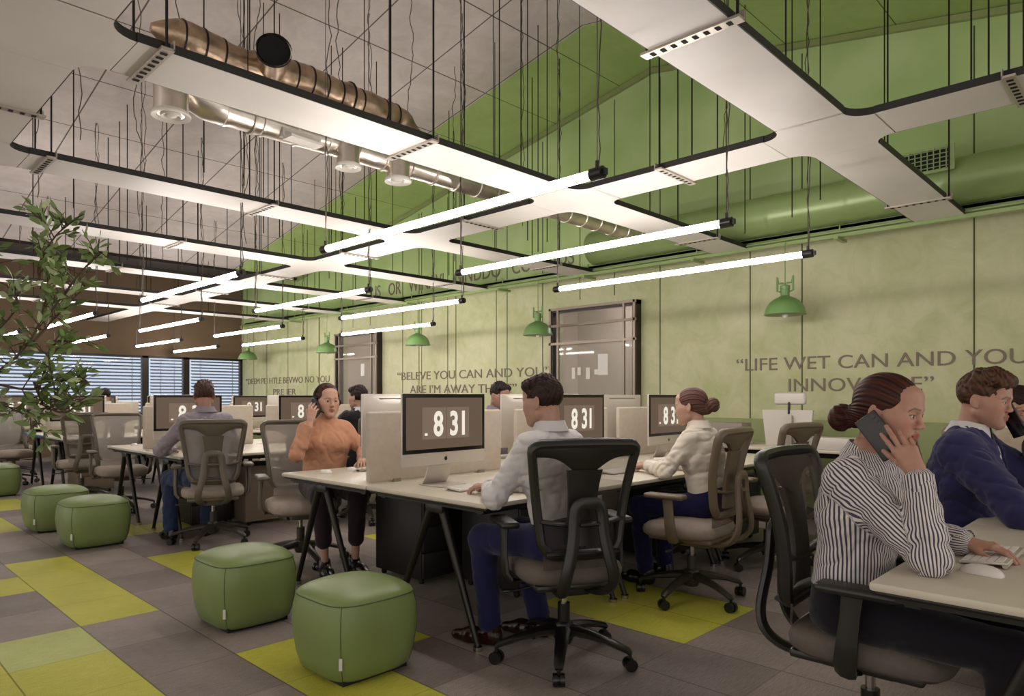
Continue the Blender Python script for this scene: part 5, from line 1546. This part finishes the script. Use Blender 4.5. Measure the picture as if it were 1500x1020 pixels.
# 3 woman in orange top with headset, hand at ear
loc, rz = (2.80, 4.70, 0), 164
b3, j3 = person('Woman in an orange top with a headset holding a phone to her ear', loc, rz, dict(
    sex='f', neck=(0, .05, 1.03), head=(0, .07, 1.165), look=(8, 2, 0), lean=.04, rwrist=(.145, .19, 1.035), lwrist=(-.17, .36, .76),
    elbow={1: (.235, .16, .80), -1: (-.27, .10, .80)},
    hand={1: dict(d=(-.25, -.25, .9), n=(.55, .75, .2), side=-1, curls=[(14, 18, 12), (20, 24, 14), (30, 30, 18), (40, 34, 20)], thumb=(34, 10)), -1: dict(d=(.3, 1, -.1), n=(0, 0, 1), side=1)},
    hair='#2a1512', hair2='#4a2820', hairstyle='tied', skin='#bd9681', shirt='top_orange', trousers='trousers_plum', shoe='shoe_black', hem=.30, cuff={1: .22, -1: .12},
    knee={1: (.13, .40, .53), -1: (-.12, .42, .53)}, ankle={1: (.10, .40, .10), -1: (-.10, .42, .10)}, seed=13, vox=.006, fine=.0030, size=1.045, folds=.6))
phone(b3, hp(j3['hc'], j3['Q'], (.098, .038, -.040)), j3['Q'] @ V(.02, -.62, .78), j3['Q'] @ V(1, .18, .1), 'Dark phone at the ear of the woman in orange', 'phone_black')
q = MB(); Q3 = j3['Q']; h3 = j3['hc']
q.tube([h3 + Q3 @ V(.094 * math.cos(R(a)), -.012, .025 + .104 * math.sin(R(a))) for a in range(-8, 189, 12)], .0075, 8, flat=.6, up=tuple(Q3 @ V(0, 1, 0)))
t = thing('headset', 'Black headset worn by the woman in orange', 'headset', b3.location, b3.rotation_euler.z); t.scale = b3.scale; hb_ = q.build('headband', 'headset_black', t)
for s in (-1, 1):
    q = MB(); c_ = h3 + Q3 @ V(s * .090, -.006, -.002); n_ = Q3 @ V(s, 0, 0); q.tube([c_ - n_ * .010, c_ + n_ * .004, c_ + n_ * .014], [.030, .032, .024], 20); q.build('ear_cup', 'headset_black', t)
q = MB(); q.tube([h3 + Q3 @ V(.098, .0, -.02), h3 + Q3 @ V(.09, .05, -.06), h3 + Q3 @ V(.06, .10, -.075)], .0035, 6); q.build('microphone_boom', 'headset_black', t)
# 4 man in grey shirt from behind, second row
loc, rz = (2.46, 6.02, 0), -4
person('Short-haired man in a grey shirt with his back to us at the second row', loc, rz, dict(
    sex='m', neck=(0, .05, 1.12), head=(0, .08, 1.262), look=(-14, 8, 0), lean=.04, rwrist=(.12, .50, .79), lwrist=(-.14, .50, .79), hand=typing(loc, rz, 0, 0), hair='#2e1e18', hair2='#4c342a', skin='#a37a68',
    collar=True, shirt='shirt_grey', trousers='jeans_blue', shoe='shoe_black', elbow={1: (.30, .16, .80), -1: (-.33, .16, .80)}, knee={1: (.14, .42, .53), -1: (-.18, .42, .53)}, ankle={1: (.12, .36, .1), -1: (-.20, .32, .1)}, seed=17, vox=.008, fine=.004, hvox=.0035))
# 5 striped shirt woman, foreground
loc, rz = (2.44, .77, 0), 180
b5, j5 = person('Woman in a striped shirt with a low bun, phone at her ear, in the foreground', loc, rz, dict(
    sex='f', pelvis=(0, -.03, .58), neck=(-.01, .03, 1.06), head=(-.01, .085, 1.20), look=(-8, 10, 0), lean=.04, twist=-4,
    rwrist=(.145, .205, 1.03), lwrist=(-.17, .27, .785), elbow={1: (.175, .245, .785), -1: (-.26, .04, .79)},
    hand={1: dict(d=(-.03, -.46, .88), n=(.93, .25, .15), side=-1, curls=[(14, 14, 8), (6, 12, 8), (20, 22, 14), (34, 30, 20)], spread=5, thumb=(26, 4)), -1: dict(d=(.05, 1, -.06), n=(0, .08, 1), side=1, curls=[(14, 22, 12), (16, 24, 14), (18, 26, 16), (22, 28, 18)], thumb=(34, 10))},
    hair='#1c0d09', hair2='#4a2418', hairstyle='bun', bunz=-.045, skin='#ad8370', lip='#8b4a3f', shirt='shirt_striped', stripes=True, collar=True, trousers='trousers_black', shoe='shoe_black', cuff={1: .12, -1: .08},
    knee={1: (.12, .44, .54), -1: (-.12, .44, .54)}, open=True, seed=23, vox=.0045, fine=.0023, hvox=.0020, folds=.9, shirt_infl=.014))
phone(b5, hp(j5['hc'], j5['Q'], (.099, .028, -.066)), j5['Q'] @ V(.0, -.74, .66), j5['Q'] @ V(1, .12, .08), 'Dark grey phone held to the ear of the woman in stripes')
# 6 suit man
loc, rz = (3.62, .72, 0), 180
b6, j6 = person('Man in a navy suit and dark tie on the phone at the foreground bench', loc, rz, dict(
    sex='m', neck=(0, .04, 1.095), head=(0, .09, 1.235), look=(-8, 10, 0), lean=.05, rwrist=(.17, .52, .795), lwrist=(-.13, .26, 1.08), elbow={1: (.30, .26, .80), -1: (-.29, .27, .85)},
    hand={-1: dict(d=(.15, -.05, 1), n=(-.7, .7, .1), side=1, curls=[(30, 35, 20), (36, 40, 22), (44, 42, 22), (50, 45, 22)], thumb=(40, 10)), 1: dict(d=(-.1, 1, -.1), n=(0, 0, 1), side=-1)},
    hair='#2a1a12', hair2='#5a3c28', quiff=True, skin='#ad8571', lip='#95604f', shirt='shirt_white', collar=True, jacket='suit_navy', tie=True, trousers='suit_navy', shoe='shoe_black', shirt_infl=.006, cuff={1: .06, -1: .10},
    knee={1: (.14, .44, .53), -1: (-.14, .44, .53)}, seed=29, vox=.006, fine=.0028, folds=.8))
phone(b6, hp(j6['hc'], j6['Q'], (-.075, .098, -.070)), j6['Q'] @ V(-.1, .55, -.82), j6['Q'] @ V(-.9, .4, .1), 'Black phone at the mouth of the man in the navy suit', 'phone_black')
# 7 far right, cut by frame
loc, rz = (5.02, .78, 0), 180
person('Dark-haired person in a beige jacket cut off by the right edge of the view', loc, rz, dict(
    sex='f', neck=(0, .04, 1.06), head=(0, .08, 1.195), look=(0, 6, 0), rwrist=(.16, .50, .79), lwrist=(-.16, .50, .79), hand=typing(loc, rz, 0, 0), hair='#170f0c', hair2='#2a1c16', hairstyle='tied', skin='#ad8571',
    shirt='jacket_beige', collar=True, collarmat='shirt_white', trousers='trousers_black', shoe='shoe_black', seed=31, vox=.009, fine=.0045, hvox=.004))
# 8 headset man behind
loc, rz = (4.03, 6.03, 0), -4
b8, j8 = person('Person with white-dotted headphones and a dark vest far behind the orange-top woman', loc, rz, dict(
    sex='m', neck=(0, .05, 1.10), head=(0, .08, 1.24), look=(20, 4, 0), rwrist=(.14, .50, .79), lwrist=(-.14, .50, .79), hand=typing(loc, rz, 0, 0), hair='#17100e', hair2='#2c1e1a', skin='#b08a76',
    shirt='shirt_white', collar=True, jacket='vest_dark', trousers='trousers_black', shoe='shoe_black', seed=37, vox=.010, fine=.0045, hvox=.004, shirt_infl=.006))
# 9 man behind divider
loc, rz = (4.66, 4.78, 0), 186
person('Dark-haired man half hidden behind a monitor of the front bench', loc, rz, dict(
    sex='m', neck=(0, .04, 1.12), head=(0, .09, 1.262), look=(-6, 16, 0), rwrist=(.14, .50, .79), lwrist=(-.14, .50, .79), hand=typing(loc, rz, 0, 0), hair='#15100e', hair2='#2a201c', skin='#a5806d',
    shirt='shirt_grey', collar=True, trousers='trousers_black', shoe='shoe_black', seed=41, vox=.010, fine=.0045, hvox=.004))
# 10 far man
loc, rz = (3.75, 13.4, 0), 0
person('Small dark-haired figure seen from behind before the slatted windows', loc, rz, dict(
    sex='m', neck=(0, .05, 1.13), head=(0, .08, 1.27), look=(10, 6, 0), rwrist=(.14, .50, .79), lwrist=(-.14, .50, .79), hand=typing(loc, rz, 0, 0), hair='#15100e', hair2='#2a201c', skin='#b08a76',
    shirt='shirt_white', collar=True, trousers='trousers_black', shoe='shoe_black', seed=43, vox=.012, fine=.006, hvox=.006))

keyboard(2.63, .435, 180, 'White keyboard under the hand of the woman in the striped shirt')
mouse(2.38, .42, 172, 'White mouse on the near corner of the foreground bench')
mouse(2.68, 4.14, 170, 'White mouse near the front bench end beside the orange-top woman')
